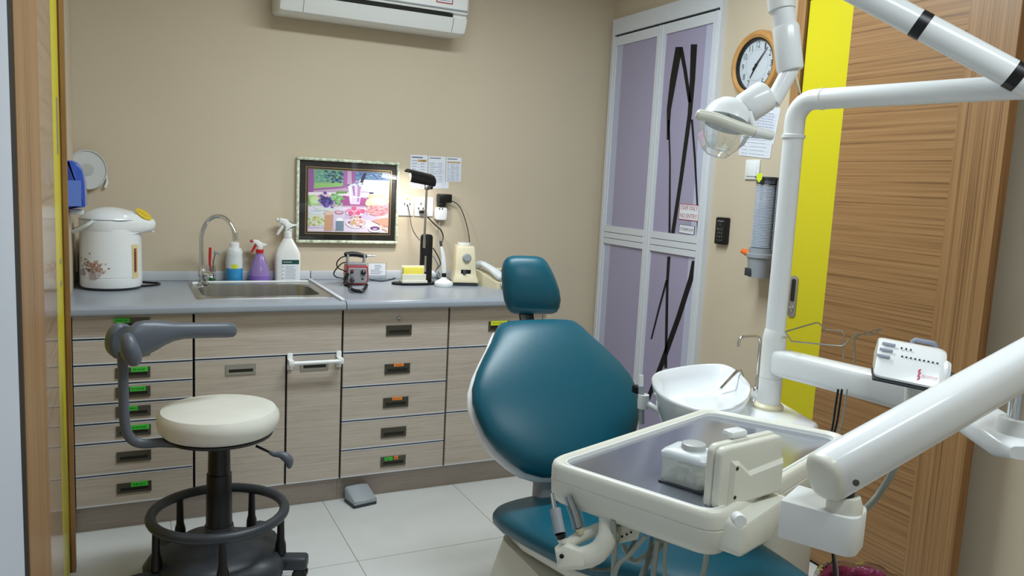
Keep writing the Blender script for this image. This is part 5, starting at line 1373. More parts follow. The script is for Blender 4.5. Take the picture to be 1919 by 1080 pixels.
# ================================================================== DENTAL UNIT (cuspidor, column, swing arm)
ZDK, ZRM = 0.80, 0.843
cb_ = pz(1440, 765, ZDK)
du = thing('cuspidor_unit', 'white dental unit with ceramic spittoon bowl and support column', 'dental unit', (cb_.x + 0.05, cb_.y + 0.05, 0))
D = lambda x, y, z=ZDK: (pz(x, y, z).x, pz(x, y, z).y)
deck = [D(1310, 800), D(1410, 815), D(1520, 812), D(1536, 792), D(1466, 752), D(1425, 728), D(1350, 716), D(1270, 745)]
MB().prism(rpoly(deck, [.03, .05, .03, .02, .04, .05, .08, .08], 5), ZDK - 0.075, ZDK, 0.014, 3).build('deck', M['ceramic'], du)
# bowl
top = [(1222, 709), (1229, 699), (1250, 692), (1290, 685), (1330, 681.5), (1358, 683), (1378, 692), (1396, 708), (1408, 726), (1400, 748), (1370, 764), (1325, 768), (1285, 759), (1250, 744), (1230, 728)]
tp_ = [pz(x, y, ZRM) for x, y in top]
tp_ = crom(tp_, 4, True)
cen = sum(tp_, Vector()) / len(tp_)
def sc_(k, dz, sh=Vector((0, 0, 0))): return [Vector((cen.x + (q_.x - cen.x) * k + sh.x, cen.y + (q_.y - cen.y) * k + sh.y, q_.z + dz)) for q_ in tp_]
MB().loft([sc_(.45, -.17), sc_(.66, -.15), sc_(.82, -.10), sc_(.94, -.045), sc_(1.0, -.012), sc_(1.005, -.004), sc_(.985, .0), sc_(.955, -.004), sc_(.90, -.03), sc_(.78, -.065), sc_(.55, -.088), sc_(.2, -.094), sc_(.03, -.095)]).build('bowl', M['ceramic'], du, ang=80)
MB().lathe([(0.018, 0), (0.016, 0.003), (0, 0.002)], cen + Vector((0, 0, -.094)), n=18).build('drain', M['chrome'], du)
# body down to the floor
bd = [(cb_.x - 0.06, cb_.y - 0.10), (cb_.x + 0.13, cb_.y - 0.10), (cb_.x + 0.15, cb_.y + 0.20), (cb_.x - 0.02, cb_.y + 0.24)]
MB().prism(rpoly(bd, .04, 5), 0.0, ZDK - 0.072, 0.01, 2).build('body', M['cream'], du)
MB().prism(rpoly([(a + (0.012 if i in (0, 3) else -0.012), b + (0.004 if i < 2 else -0.004)) for i, (a, b) in enumerate(bd)], .04, 5), 0.28, 0.285, X=None).build('body_seam', M['greyp'], du)
# column
zc = lambda y, x=1442: py(x, y, cb_.y).z
MB().lathe([(0.041, ZDK), (0.041, ZDK + 0.008), (0.036, ZDK + 0.014), (0.031, ZDK + 0.016)], (cb_.x, cb_.y, 0), n=32).build('flange', M['cream2'], du)
zj1, zj2, ztop_ = zc(708), zc(621, 1450), zc(188, 1490)
MB().lathe([(0.0312, ZDK + 0.012), (0.0312, zj1 - 0.0012), (0.0302, zj1 - 0.0008), (0.0302, zj1 + 0.0008), (0.0312, zj1 + 0.0012), (0.0318, zj2 - 0.02), (0.029, zj2), (0.027, zj2 + 0.006), (0, zj2 + 0.006)], (cb_.x, cb_.y, 0), n=32).build('swivel', M['white'], du)
# upper pipe: column, elbow, horizontal arm
ae = pz(1960, 164, ztop_ - 0.004)
adir = Vector((ae.x - cb_.x, ae.y - cb_.y, 0)).normalized()
RP = 0.0268
el_ = []
Re = 0.055
for i in range(9):
    t_ = (PI / 2) * i / 8
    el_.append(Vector((cb_.x, cb_.y, ztop_ - Re)) + adir * (Re * (1 - math.cos(t_))) + Vector((0, 0, Re * math.sin(t_))))
MB().tube([Vector((cb_.x, cb_.y, zj2))] + el_ + [Vector((ae.x, ae.y, ztop_))], RP, 28).build('pole', M['whitegloss'], du)
zk = zc(256, 1486)
MB().lathe([(RP, -0.006), (RP + .004, -0.004), (RP + .004, 0.004), (RP, 0.006)], (cb_.x, cb_.y, zk), n=28, cap=False).build('pole_collar', M['whitegloss'], du)
cq = Vector((cb_.x, cb_.y, ztop_)) + adir * (Re + 0.02)
MB().lathe([(RP, -0.004), (RP + .0016, -0.003), (RP + .0016, 0.003), (RP, 0.004)], cq, adir, 28, cap=False).build('pole_collar', M['whitegloss'], du)
# taps
t0 = pz(1417, 735, ZDK)
mb = MB().lathe([(0.009, 0), (0.009, 0.012), (0.0055, 0.016), (0, 0.016)], (t0.x, t0.y, ZDK), n=16)
f_ = lambda x, y: py(x, y, t0.y)
mb.tube(crom([f_(1418, 730), f_(1422, 680), f_(1425, 645), f_(1424, 634), f_(1417, 630.5), f_(1402, 630), f_(1391, 632), f_(1386, 638), f_(1384.5, 650)], 4), 0.0042, 10)
mb.build('cup_filler_tap', M['chrome'], du)
t0 = pz(1392, 726, ZDK)
mb = MB().lathe([(0.011, 0), (0.0115, 0.004), (0.008, 0.013), (0.005, 0.017), (0, 0.017)], (t0.x, t0.y, ZDK), n=16)
mb.tube(crom([Vector((t0.x, t0.y, ZDK + .015)), f2 := py(1391.5, 706, t0.y), py(1388, 696, t0.y), py(1383, 695, t0.y), py(1374, 704, t0.y - .01), py(1361, 718, t0.y - .03), py(1350.5, 730, t0.y - .045)], 4), 0.0048, 10)
mb.build('bowl_rinse_tap', M['chrome'], du)
# swing arm
ZA = zc(676, 1448)
J = pz(1712, 742, ZA)
Cc = Vector((cb_.x, cb_.y, ZA))
av = (J - Cc).normalized(); an = Vector((0, 0, 1)); aw = av.cross(an)
MB().loft([sring(Cc + av * s_, aw, an, a, b, 4.0, 28) for s_, a, b in ((0.012, .024, .030), (0.02, .03, .036), (0.06, .031, .037), ((J - Cc).length * .6, .032, .0375), ((J - Cc).length, .034, .039))]).build('swing_arm', M['whitegloss'], du, ang=50)
MB().lathe([(0.046, -.042), (0.048, -.038), (0.048, .036), (0.044, .042), (0, .042)], J + av * 0.03, n=32).build('elbow_joint', M['white'], du)
Pp = pz(1905, 812, 0.985)
Jb = J + av * 0.03
sv = (Vector((Pp.x, Pp.y, 0)) - Vector((Jb.x, Jb.y, 0))).normalized(); sw_ = sv.cross(Vector((0, 0, 1)))
L_ = (Vector((Pp.x, Pp.y, 0)) - Vector((Jb.x, Jb.y, 0))).length
def slab(s_, a, b, dz): return sring(Vector((Jb.x, Jb.y, 0)) + sv * s_ + Vector((0, 0, dz)), sw_, (0, 0, 1), a, b, 4.5, 28)
MB().loft([slab(-0.04, .02, .012, .965), slab(-0.02, .045, .022, .965), slab(L_ * .3, .05, .024, .966), slab(L_ * .8, .055, .022, .966), slab(L_ + .03, .055, .02, .966), slab(L_ + .06, .035, .012, .966)]).build('second_arm', M['whitegloss'], du, ang=50)
MB().lathe([(0.034, 0.98), (0.034, 1.0), (0.03, 1.012), (0.024, 1.014), (0, 1.014)], (Pp.x, Pp.y, 0), n=28).build('pivot_boss', M['white'], du)
# suction holder beside the backrest
hs_ = 2.35
mb = MB(); q0, q1 = pd(1203, 795, hs_), pd(1202, 724, hs_)
mb.cyl(q0, q1, 0.008, 0.009, 12); mb.build('suction_tube', M['lgrey'], du)
MB().cyl(pd(1202, 724, hs_), pd(1202, 703, hs_), 0.0075, 0.007, 12).build('suction_tip', M['whitegloss'], du)
hh_ = MB().lathe([(0.016, -0.022), (0.017, 0.0), (0.016, 0.02), (0, 0.02)], pd(1206, 752, hs_), n=20)
hh_.cyl(pd(1206, 752, hs_), pd(1260, 785, hs_ - .05), 0.009, n=10)
hh_.build('suction_holder', M['white'], du)
MB().rbox(-0.01, 0.01, -0.014, 0.014, -0.012, 0.012, 0.004, X=Matrix.Translation(pd(1194, 730, hs_ + .02))).build('hook', M['black'], du)
# cables behind the arm
for x_, dd, m_, lb_ in ((1569, 0.0, 'black', 'left'), (1576, 0.01, 'black', 'right'), (1586, 0.02, 'hose', '')):
    a = pz(x_, 752, ZA - 0.04)
    MB().tube(crom([a + Vector((0, 0, 0.03)), a + Vector((0.0, .004, -0.05)), Vector((a.x + 0.004 - dd, a.y + .01, 0.7)), Vector((a.x + 0.02, a.y - .05 + dd, 0.35)), Vector((a.x - 0.02, a.y - .12 + 3 * dd, 0.008))], 6), 0.0028 if m_ == 'black' else 0.002, 8).build('cable', M[m_], du)

# wire rack on the swing arm
wd_ = dep(J) + 0.24
o = thing('wire_rack', 'bent steel wire rack standing on the swing arm', 'rack', Cc + av * 0.26 + Vector((0, 0, .04)))
q = lambda x, y, d=0.0: pd(x, y, wd_ + d)
wire = [[(1472, 622, .03), (1530, 605, .06), (1535, 606, .06), (1548, 618, .05), (1578, 621, .02), (1582, 625, .01), (1581, 672, 0)],
        [(1472, 622, .03), (1484, 640, 0), (1576, 649, -.02), (1581, 648, -.02), (1600, 632, 0), (1630, 622, .02), (1652, 616, .03)],
        [(1602, 682, 0), (1602, 630, 0), (1604, 626, 0), (1618, 626, .01)], [(1622, 627, .01), (1638, 628, .02), (1652, 618, .03)]]
for w_ in wire:
    MB().tube([q(*p_) for p_ in w_], 0.0021, 8).build('wire', M['steel'], o)

# scaler on the swing arm
sd = 1.76
SB = [pd(1640, 703, sd), pd(1766, 729, sd - .05), pd(1800, 661, sd + .0), pd(1669, 640, sd + .05)]   # face bl br tr tl
o = thing('ultrasonic_scaler', 'white ultrasonic scaler box with red logo on the swing arm', 'scaler', (SB[0] + SB[1]) / 2 - Vector((0, 0, .01)))
u_ = (SB[1] - SB[0]); u_.z *= 1.0
wS = u_.length
Xu = frameM(SB[0], u_, SB[3] - SB[0]); hS = (SB[3] - SB[0]).length
# housing: profile in the plane across the box
uu = u_.normalized(); vv = Xu.to_3x3() @ Vector((0, 1, 0)); nn = Xu.to_3x3() @ Vector((0, 0, 1))
zz = Vector((0, 0, 1)); bk = (zz.cross(uu)).normalized(); bk = bk if bk.dot(FW) > 0 else -bk
def hp_(s_, k=1.0):
    base = SB[0] + uu * s_
    f0 = base; f1 = base + vv * hS * .93; f2 = base + vv * hS + bk * 0.012
    pts = [f0 - zz * .004, f0 + nn * .001, base + vv * hS * .5 + nn * 0.009, f1 + nn * .002, f2 + bk * .01, f2 + bk * .05 - zz * .006, base + bk * .125 + zz * .03, base + bk * .125 - zz * .004]
    c_ = sum(pts, Vector()) / len(pts)
    return [c_ + (p_ - c_) * k for p_ in pts]
MB().loft([hp_(-.002, .9), hp_(.003, .98), hp_(.01, 1), hp_(wS - .012, 1), hp_(wS - .003, .97), hp_(wS + .004, .88)]).build('housing', M['whitegloss'], o, ang=28)
fn = lambda a, b: frameM(SB[0] + uu * (wS * a) + vv * (hS * b) + nn * (0.0100 - 0.034 * (b - .5) ** 2), u_, vv)
for k, (a, b) in enumerate(((.14, .83), (.11, .64), (.08, .46))):
    MB().rbox(-0.014, 0.014, -0.0035, 0.0035, 0.0, 0.0032, 0.0015, X=fn(a, b)).build('button', M['greybtn'], o)
for k in range(9):
    MB().box(-0.002, 0.002, -0.0012, 0.0012, -.001, 0.0012, X=fn(.36 + k * .066, .56 + .0 * k)).build('indicator', M['black'], o, False)
for k in range(3):
    MB().box(-0.0018, 0.0018, -0.0018, 0.0018, -.001, 0.0012, X=fn(.34 + k * .07, .80)).build('indicator', M['black'], o, False)
mb = MB(); put_text(mb, 'WOODPECKER', fn(.80, .18) @ Matrix.Translation((0, 0, .0012)), 0.032, 0, None, .005); mb.build('lettering', M['pinktxt'], o, False)
mb = MB()
for i in range(5):
    mb.box(-0.003, 0.003, -0.0012, 0.0012, 0.0, 0.0012, X=fn(.645, .10 + .05 * i) @ Matrix.Rotation(.7 * (-1) ** i, 4, 'Z'))
mb.build('logo_mark', M['pinktxt'], o, False)
MB().lathe([(0.03, 0), (0.034, 0.006), (0.03, 0.014), (0.0, 0.016)], SB[1] + bk * .055 + zz * .02 + uu * .001, uu, 28).build('power_knob', M['whitegloss'], o)
MB().lathe([(0.009, 0.014), (0.009, 0.02), (0.0, 0.02)], SB[1] + bk * .05 + zz * .022 + uu * .004, uu, 16).build('outlet', M['dgrey'], o)
hb_ = [SB[3] + uu * (wS * a) + bk * .06 + zz * z_ for a, z_ in ((.36, -.012), (.38, .001), (.41, .005), (.70, .005), (.73, .001), (.75, -.012))]
MB().tube(hb_, 0.006, 10).build('carry_handle', M['greybtn'], o)
MB().rbox(-.004, wS * .9, -.012, -.006, -0.12, .006, .002, X=frameM(SB[0], u_, zz)).build('mount_plate', M['dgrey'], o)

# ================================================================== OPERATING LIGHT
PV = Vector((ae.x, ae.y, ztop_))
ol_ = thing('operating_light', 'white dental operating light on a spring arm with black bands', 'operating light', PV)
ld = 1.80
MB().lathe([(0.026, -0.04), (0.03, -0.036), (0.03, 0.036), (0.026, 0.04), (0, 0.04)], PV, n=28).build('elbow', M['whitegloss'], ol_)
a1 = pd(1962, 174, dep(PV)); a2 = pd(1462, -95, ld + .01)
sdv = (a2 - a1).normalized()
MB().tube([a1, a2], 0.0295, 28).build('spring_arm', M['whitegloss'], ol_)
for xb_, yb__ in ((1726, 41), (1903, 141)):
    # nearest point of the arm to that pixel
    best = min(range(400), key=lambda i: ((lambda v: ((960 + F * (v - CAM).dot(RT) / (v - CAM).dot(FW)) - xb_) ** 2)(a1.lerp(a2, i / 399))))
    c_ = a1.lerp(a2, best / 399)
    MB().lathe([(0.0296, -0.012), (0.0304, -0.012), (0.0304, 0.012), (0.0296, 0.012)], c_, sdv, 28, cap=False).build('black_band', M['black'], ol_)
L = lambda x, y, d=0.0: pd(x, y, ld + d)
kk = ld / F
MB().lathe([(0.0, -.03), (0.034, -.028), (0.036, 0.0), (0.034, .03), (0, .032)], a2, (0.1, 0.3, 1), 24).build('arm_end', M['whitegloss'], ol_)
MB().tube([L(1462, -70), L(1464, 0), L(1466, 19)], [24.5 * kk, 25 * kk, 24.5 * kk], 28).build('drop_collar', M['white'], ol_)
MB().tube([L(1467, 17), L(1473, 54)], [21.5 * kk, 21 * kk], 26).build('drop_sleeve', M['whitegloss'], ol_)
MB().tube([L(1472.5, 50), L(1473.5, 55), L(1481, 128), L(1482, 133)], [23 * kk, 24.5 * kk, 24.5 * kk, 22.5 * kk], 28).build('drop_cylinder', M['whitegloss'], ol_)
MB().cyl(L(1487, 128), L(1488, 136), 8 * kk, 6 * kk, 14).build('screw', M['nickel'], ol_)
MB().tube([L(1488, 134), L(1495, 158), L(1501, 177)], [4 * kk, 3.2 * kk, 1.2 * kk], 10).build('nozzle', M['cream2'], ol_)
MB().tube([L(1483, 128), L(1466, 160), L(1448, 192)], [16 * kk, 15.5 * kk, 15 * kk], 22).build('link', M['whitegloss'], ol_)
nk = MB().tube([L(1451, 184, .02), L(1449, 185, .02), L(1440, 181, .015), L(1401, 207, -.005), L(1398, 209, -.005)], [26 * kk, 29 * kk, 30.5 * kk, 30 * kk, 27 * kk], 30)
nk = MB().tube([L(1439, 176), L(1436, 178), L(1433, 180), L(1398, 204), L(1394, 207)], [24 * kk, 28 * kk, 30 * kk, 30 * kk, 27 * kk], 30)
nk.build('neck', M['whitegloss'], ol_)
# reflector dome: axis from neck toward lower left
da = (RT * -0.34 + UP * -0.93 - FW * 0.12).normalized()
dc_ = L(1361, 231)
MB().lathe([(0.0, -49 * kk), (14 * kk, -47 * kk), (27 * kk, -41 * kk), (38 * kk, -30 * kk), (45 * kk, -16 * kk), (48 * kk, 0), (46.5 * kk, 0), (43 * kk, -15 * kk), (25 * kk, -37 * kk), (0, -44 * kk)], dc_, da, 36, cap=False).build('reflector', M['whitegloss'], ol_)
MB().lathe([(49.5 * kk, 0), (50 * kk, 8 * kk), (44 * kk, 34 * kk), (28 * kk, 56 * kk), (24 * kk, 60 * kk)], dc_, da, 8, cap=False).build('clear_shield', M['shield'], ol_, False)
MB().lathe([(8 * kk, 52 * kk), (24 * kk, 48 * kk), (30 * kk, 36 * kk)], dc_, da, 7, cap=False).build('inner_lens', M['shield'], ol_, False)
w3 = da.cross(UP).normalized(); w4 = da.cross(w3)
_u8 = Vector((1, 0, 0)) if abs(da.x) < 0.9 else Vector((0, 1, 0)); _u8 = (_u8 - da * _u8.dot(da)).normalized(); _w8 = da.cross(_u8)
def s8(r_, h_, i): return dc_ + da * (h_ * kk) + _u8 * (r_ * kk * math.cos(2 * PI * i / 8)) + _w8 * (r_ * kk * math.sin(2 * PI * i / 8))
MB().tube([s8(24, 60, i) for i in range(8)], 1.3 * kk, 6, closed=True).build('shield_rim', M['milkedge'], ol_)
for i in range(8):
    MB().tube([s8(50, 8, i), s8(44, 34, i), s8(28, 56, i), s8(24, 60, i)], 0.7 * kk, 5).build('shield_rib', M['milkedge'], ol_)
MB().lathe([(0, -20 * kk), (8 * kk, -14 * kk), (8 * kk, 6 * kk), (0, 8 * kk)], dc_, da, 14).build('bulb', M['milky'], ol_)
# handle bar
MB().tube(crom([L(1309, 214.5, -.06), L(1340, 221, -.062), L(1380, 236, -.06), L(1411, 246, -.055), L(1414, 247, -.055)], 4), 10.2 * kk * .965, 18).build('handle_grip', M['cream'], ol_)
MB().tube([L(1414, 246.5, -.055), L(1446, 254, -.05), L(1450, 255, -.05)], [9.6 * kk, 9.2 * kk, 7 * kk], 18).build('handle_end', M['white'], ol_)
MB().tube([L(1305, 213.5, -.06), L(1309, 214.5, -.06)], [5 * kk, 10 * kk], 18).build('handle_tip', M['cream'], ol_)
MB().tube(crom([L(1405, 212, -.03), L(1410, 228, -.045), L(1417, 243, -.055)], 3), 5.5 * kk, 10).build('bracket', M['whitegloss'], ol_)

# ================================================================== INSTRUMENT TABLE ON ITS SPRING ARM
ZTR = 0.88
A_, B_, C_, D_ = [Vector(pz(x, y, ZTR)) for x, y in ((1018, 861), (1348, 968), (1600, 815), (1322, 763))]
it = thing('instrument_table', 'cream dental instrument table with steel top on a white spring arm', 'instrument table', ((A_.x + C_.x) / 2, (A_.y + C_.y) / 2, 0.74))
def tpoly(k, r):
    c_ = (A_ + B_ + C_ + D_) / 4
    out = []
    P_ = [A_, B_, C_, D_]
    for i, p_ in enumerate(P_):
        a = (P_[i - 1] - p_).normalized(); b = (P_[(i + 1) % 4] - p_).normalized()
        sn = a.cross(b).length
        out.append(p_ + (a + b) * (k / sn))
    return rpoly([(p_.x, p_.y) for p_ in out], r, 7)
def tr(k, r, z): return [Vector((x, y, z)) for x, y in tpoly(k, r)]
MB().loft([tr(.022, .03, ZTR - .080), tr(.008, .038, ZTR - .076), tr(.001, .045, ZTR - .062), tr(0, .045, ZTR - .034), tr(.0012, .045, ZTR - .033), tr(.0012, .045, ZTR - .0315), tr(0, .045, ZTR - .0305),
           tr(0, .045, ZTR - .012), tr(.002, .044, ZTR - .004), tr(.007, .042, ZTR), tr(.012, .04, ZTR - .001), tr(.017, .036, ZTR - .006), tr(.022, .032, ZTR - .010), tr(.03, .028, ZTR - .012)]).build('housing', M['cream'], it, ang=50)
MB().loft([tr(.0225, .032, ZTR - .0125), tr(.0225, .032, ZTR - .011), tr(.026, .03, ZTR - .0105)]).build('steel_top', M['plate'], it)
MB().loft([tr(.019, .034, ZTR - .011), tr(.0195, .034, ZTR - .004), tr(.0225, .032, ZTR - .004), tr(.0235, .032, ZTR - .011)], cap=False).build('silicone_edge', M['white'], it)
# control panel head
q0, q1 = pz(1338, 836, .975), pz(1459, 812, .975)
pu = (q1 - q0); wP = pu.length
Xq = frameM(Vector((q0.x, q0.y, 0)), (pu.x, pu.y, 0), (0, 0, 1))
MB().prism(rpoly([(0, .866), (wP, .872), (wP, .968), (wP * .93, .979), (wP * .06, .975), (0, .966)], .012, 4), -0.014, 0.0, 0.003, 2, X=Xq).build('panel_back', M['cream'], it)
ph_ = MB().prism(rpoly([(0.002, .867), (wP - .002, .873), (wP - .002, .966), (wP * .93, .977), (wP * .06, .973), (0.002, .964)], .012, 4), 0.0, 0.016, 0.005, 3, X=Xq)
ph_.build('panel_cover', M['cream'], it)
MB().prism([(wP * .16, .870), (wP * .985, .875), (wP * .985, .936), (wP * .44, .926), (wP * .27, .948), (wP * .16, .950)], 0.0155, 0.0225, 0.006, 1, X=Xq, rb='top').build('panel_raise', M['cream'], it, False)
for x_, z_ in ((.2, .938), (.2, .888)):
    MB().lathe([(0.0032, 0), (0.0032, 0.0008), (0, 0.0008)], Xq @ Vector((wP * (x_ + .02), z_, 0.0226)), Xq.to_3x3() @ Vector((0, 0, 1)), 12).build('screw_hole', M['brownhole'] if 'brownhole' in M else M['recess'], it)
MB().rbox(wP * .3, wP * .55, .976, .990, -0.03, -0.004, 0.006, X=Xq).build('panel_latch', M['whitegloss'], it)
# rear bracket below the panel, knob
rb0 = pz(1352, 985, .845); 
u2 = (C_ - B_).normalized(); v2 = u2.cross(Vector((0, 0, 1))); v2 = v2 if v2.dot(FW) < 0 else -v2
Xb = frameM(Vector((B_.x, B_.y, 0)) + u2 * .05 + v2 * -.004, u2, (0, 0, 1))
if (Xb.to_3x3() @ Vector((0, 0, 1))).dot(v2) < 0: sgn = -1
else: sgn = 1
zs_ = sorted((sgn * -0.01, sgn * 0.035))
MB().prism(rpoly([(-.03, .812), (.09, .805), (.155, .838), (.155, .868), (-.02, .866)], .012, 4), zs_[0], zs_[1], 0.006, 2, X=Xb).build('rear_bracket', M['cream'], it)
kn = pd(1386, 975, 1.215)
MB().lathe([(0.0105, -.012), (0.0105, 0.004), (0.009, 0.007), (0, 0.007)], kn, -FW, 20).build('knob', M['white'], it)
# link block under the arm end
b0, b1 = pz(1463, 937, .915), pz(1608, 977, .915)
bd_ = (b1 - b0).normalized(); bp = Vector((bd_.y, -bd_.x, 0)); bp = bp if bp.dot(FW) > 0 else -bp
Lb = (b1 - b0).length
def bq(s_, t_): v_ = b0 + bd_ * s_ + bp * t_; return (v_.x, v_.y)
MB().prism(rpoly([bq(0.0, .0), bq(Lb, 0), bq(Lb, .078), bq(0.0, .09)], [.004, .024, .03, .004], 6), .853, .915, 0.003, 2).build('link_block', M['white'], it)
bpx = Vector((*bq(Lb - .028, .032), 0))
MB().lathe([(0.027, .914), (0.0265, .924), (0.022, .938), (0, .938)], bpx, n=28).build('link_cap', M['cream'], it)
MB().lathe([(0.013, .937), (0.015, .962), (0, .962)], bpx, n=18).build('link_joint', M['black'], it)
# spring arm
e1 = bpx + Vector((0, 0, .985)); 
e1 = pd(1550, 892, dep(e1)); e2 = pd(1995, 640, dep(Pp) - .0)
sv_ = (e2 - e1).normalized(); sh_ = sv_.cross(Vector((0, 0, 1))).normalized(); su_ = sh_.cross(sv_).normalized()
LA = (e2 - e1).length
MB().loft([sring(e1 + sv_ * s_, sh_, su_, a, b, 3.0, 36) for s_, a, b in ((0.0, .031, .0365), (0.002, .0325, .038), (LA * .5, .0325, .038), (LA, .0325, .038))]).build('spring_arm', M['whitegloss'], it, ang=50)
MB().loft([sring(e1 - sv_ * s_, sh_, su_, a, b, 3.0, 36) for s_, a, b in ((-.001, .032, .0375), (.006, .0315, .037), (.012, .028, .033), (.0145, .02, .025), (.0155, .005, .006))]).build('arm_cap', M['cream'], it, ang=60)
sc_p = e1 + sv_ * .045 - sh_ * .0
MB().lathe([(0.005, 0), (0.005, 0.002), (0.003, 0.003), (0, 0.003)], pd(1604, 905, dep(e1) - .034), -FW, 14).build('arm_screw', M['nickel'], it)
MB().lathe([(0.018, 1.0145), (0.018, 1.085), (0, 1.085)], (Pp.x, Pp.y, 0), n=20).build('pivot_pin', M['chrome'], it)
# air hose from the arm
MB().tube(crom([pd(1682, 865, 1.27), pd(1668, 895, 1.29), pd(1645, 930, 1.29), pd(1622, 955, 1.27), pd(1604, 968, 1.24)], 5), 0.0058, 10).build('air_hose', M['hose'], it)
# handpiece holder bracket
hd_ = 1.40
H = lambda x, y, d=0.0: pd(x, y, hd_ + d)
hk = hd_ / F
MB().tube(crom([H(1140, 955, .02), H(1142, 985, .01), H(1138, 1010), H(1120, 1035), H(1092, 1046), H(1064, 1048), H(1048, 1046)], 4), [19 * hk] * 4 + [20 * hk] * 8 + [21 * hk] * 6 + [20 * hk] * 4 + [19 * hk] * 3, 20, flat=.7, up=-FW).build('holder_arm', M['cream'], it)
MB().prism(rpoly([(-20 * hk, -19 * hk), (30 * hk, -14 * hk), (26 * hk, 14 * hk), (-8 * hk, 26 * hk), (-26 * hk, 14 * hk)], .006, 4), -0.016, 0.016, 0.004, 2, X=frameM(H(1066, 1044), RT, UP)).build('holder_block', M['cream'], it)
MB().lathe([(0.0042, 0), (0.0042, 0.0008), (0, 0.0008)], H(1053, 1043, -.0205), -FW, 20).build('holder_screw', M['black'], it)
MB().tube([H(1062, 1022, .02), H(1090, 1005, .03), H(1125, 990, .04)], [10 * hk, 12 * hk, 11 * hk], 14).build('holder_rail', M['cream'], it)
mb = MB().prism(rpoly([(-26 * hk, -20 * hk), (20 * hk, -10 * hk), (26 * hk, 18 * hk), (-22 * hk, 26 * hk)], .004, 3), -0.006, 0.006, 0.002, 1, X=frameM(H(1176, 1000, .02), RT, UP)).build('hose_plate', M['cream'], it)
for x_, y_ in ((1166, 1006), (1175, 1002), (1183, 998)):
    MB().lathe([(2.2 * hk, 0), (2.2 * hk, 0.0008), (0, 0.0008)], H(x_, y_, .0125), -FW, 10).build('screw_hole', M['blackm'], it)
# hoses
rnd = random.Random(3)
hz_ = [((1150, 975), (1153, 1030), (1150, 1095)), ((1160, 985), (1152, 1040), (1149, 1100)), ((1196, 1000), (1170, 1050), (1140, 1068), (1105, 1066)), ((1210, 1005), (1180, 1040), (1160, 1058), (1150, 1085)),
       ((1222, 1008), (1215, 1045), (1205, 1100)), ((1232, 1012), (1228, 1050), (1222, 1100)), ((1248, 1015), (1246, 1050), (1246, 1100)), ((1240, 1008), (1222, 1030), (1195, 1052), (1180, 1045), (1168, 1020)),
       ((1256, 1012), (1235, 1030), (1212, 1060), (1195, 1100)), ((1325, 1032), (1322, 1060), (1312, 1100)), ((1140, 1000), (1130, 1040), (1110, 1062), (1100, 1055), (1098, 1048))]
for i, pts in enumerate(hz_):
    d_ = rnd.uniform(-.03, .05)
    MB().tube(crom([pd(x, y, 1.40 + d_ + .01 * k) for k, (x, y) in enumerate(pts)], 6), rnd.choice([.0034, .0042, .005]), 8).build('hose', M[rnd.choice(['hose', 'hose', 'hose2'])], it)
# handpieces parked under the left corner
def hpc(name, px, rad, mats, label, cuts):
    o = thing(name, label, 'handpiece', H(*px[-1]))
    for (i0, i1, nm, m_) in cuts:
        MB().tube([H(*px[i]) for i in range(i0, i1 + 1)], [rad[i] * hk for i in range(i0, i1 + 1)], 18).build(nm, m_, o)
    return o
hpc('dental_handpiece', [(1035, 925, .03), (1040, 953, .02), (1041, 954, .02), (1050, 1000, 0), (1053, 1009, 0), (1055, 1018, 0)], [4, 5, 10.5, 10.5, 9, 7], None, 'grey metal handpiece parked at the left of the holder', [(0, 1, 'shank', M['chrome']), (2, 3, 'grip', M['lgrey']), (3, 4, 'ring', M['black']), (4, 5, 'tail', M['cream'])])
hp2 = hpc('dental_handpiece', [(1066, 930, .04), (1078, 962, .03), (1086, 990, .02), (1090, 1000, .02)], [7, 8.5, 8.5, 6], None, 'steel handpiece in a clear sleeve parked beside the grey one', [(0, 2, 'grip', M['steel']), (2, 3, 'tail', M['cream2'])])
MB().tube([H(1064, 925, .04), H(1079, 962, .03), H(1086, 992, .02)], [12 * hk, 12.5 * hk, 12 * hk], 18, cap=False).build('clear_sleeve', M['acry'], hp2)

# cotton box on the tray
zt0 = ZTR - .0102
cbm = thing('cotton_box', 'translucent box of cotton rolls on the instrument table', 'box', pz(1290, 915, zt0))
c0 = pz(1291, 905, zt0); kq = dep(c0) / F
Xc_ = frameM(c0 + Vector((0, 0, 0.0)), (A_ - B_) * -1, (0, 0, 1))
ux = (B_ - A_).normalized(); uy = Vector((-ux.y, ux.x, 0))
Xc_ = Matrix(((ux.x, uy.x, 0, c0.x), (ux.y, uy.y, 0, c0.y), (0, 0, 1, c0.z), (0, 0, 0, 1)))
wB, dB, hB = .042, .034, .052
def br(kx, z_, r=.01): return [Xc_ @ Vector((a, b, z_)) for a, b in rpoly([(-wB * kx, -dB * kx), (wB * kx, -dB * kx), (wB * kx, dB * kx), (-wB * kx, dB * kx)], r, 4)]
MB().loft([br(.93, 0.0), br(.96, .002), br(1.0, hB), br(.97, hB), br(.93, .003)], cap=True).build('tub', M['cottonbox'], cbm)
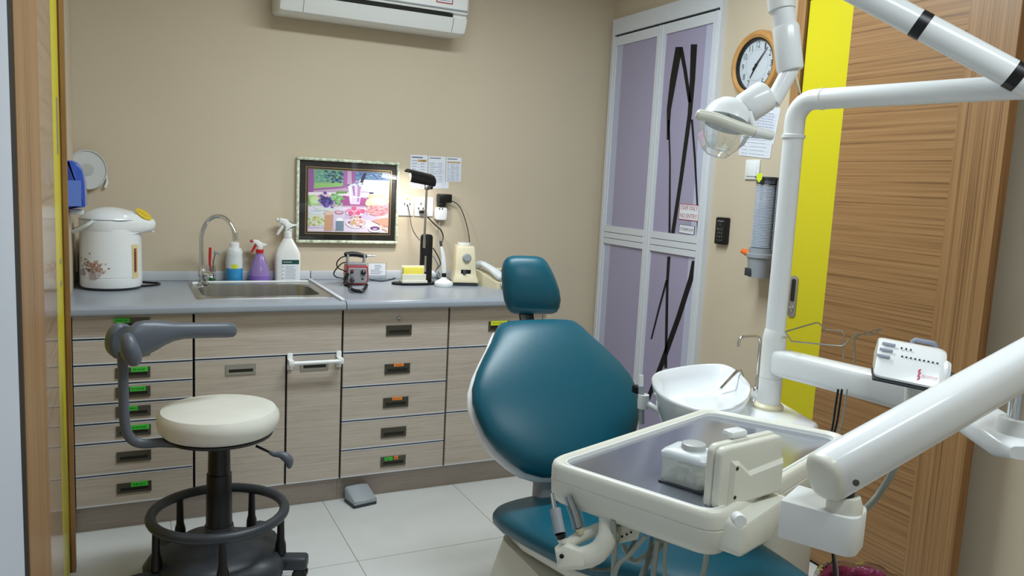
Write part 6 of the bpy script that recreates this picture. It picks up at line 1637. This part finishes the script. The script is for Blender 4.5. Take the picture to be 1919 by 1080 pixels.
MB().loft([br(1.03, hB - .003), br(1.05, hB), br(1.05, hB + .004), br(.95, hB + .009), br(.7, hB + .012), br(.5, hB + .013)]).build('lid', M['milky'], cbm)
MB().lathe([(.022, hB + .012), (.021, hB + .022), (.018, hB + .0235), (0, hB + .022)], (0, 0, 0), (0, 0, 1), 28, X=Xc_ @ Matrix.Translation((0.004, 0, 0))).build('lid_knob', M['frost'], cbm)
MB().rbox(-wB * 1.02, wB * 1.05, -dB * 1.06, dB * 1.06, -.0001, .004, .002, X=Xc_).build('foot', M['dgrey'], cbm)
for i in range(16):
    x_ = -.029 + .0195 * (i % 4); y_ = -.018 + .018 * ((i // 4) % 3); z_ = .015 + .017 * (i // 6)
    x_ += rnd.uniform(-.003, .003)
    o = MB().tube([Xc_ @ Vector((x_ - .006, y_ - .004, z_)), Xc_ @ Vector((x_, y_, z_ + .001)), Xc_ @ Vector((x_ + .008, y_ + .004, z_))], [.008, .0105, .008], 10).build('cotton_roll', M['cotton'])
    tag(o, 'white cotton roll inside the translucent box', 'cotton', 'cotton rolls in the box')

# bin with red liner
bn_ = Vector((1.87, 1.44, 0))
o = thing('waste_bin', 'waste bin with a shiny dark red liner on the floor at bottom right', 'bin', bn_)
MB().lathe([(.095, 0), (.1, .004), (.125, .285), (.121, .285), (.096, .01), (0, .008)], bn_, n=32).build('bucket', M['binm'], o)
lr = []
for k, (r_, z_) in enumerate(((.128, .2), (.134, .25), (.137, .285), (.132, .304), (.122, .306), (.114, .29), (.108, .2))):
    lr.append([bn_ + Vector(((r_ + .005 * math.sin(9 * t_ + k) + .003 * math.sin(17 * t_ + 2 * k)) * math.cos(t_), (r_ + .005 * math.sin(9 * t_ + k) + .003 * math.sin(17 * t_)) * math.sin(t_), z_ + .006 * math.sin(7 * t_ + k))) for t_ in [2 * PI * i / 72 for i in range(72)]])
MB().loft(lr, cap=False).build('liner', M['bag'], o, ang=70)
MB().loft([[bn_ + (p_ - bn_) * 1.03 + Vector((0, 0, .004)) for p_ in r_] for r_ in lr[1:5]], cap=False).build('clear_liner', M['clearbag'], o, ang=70)
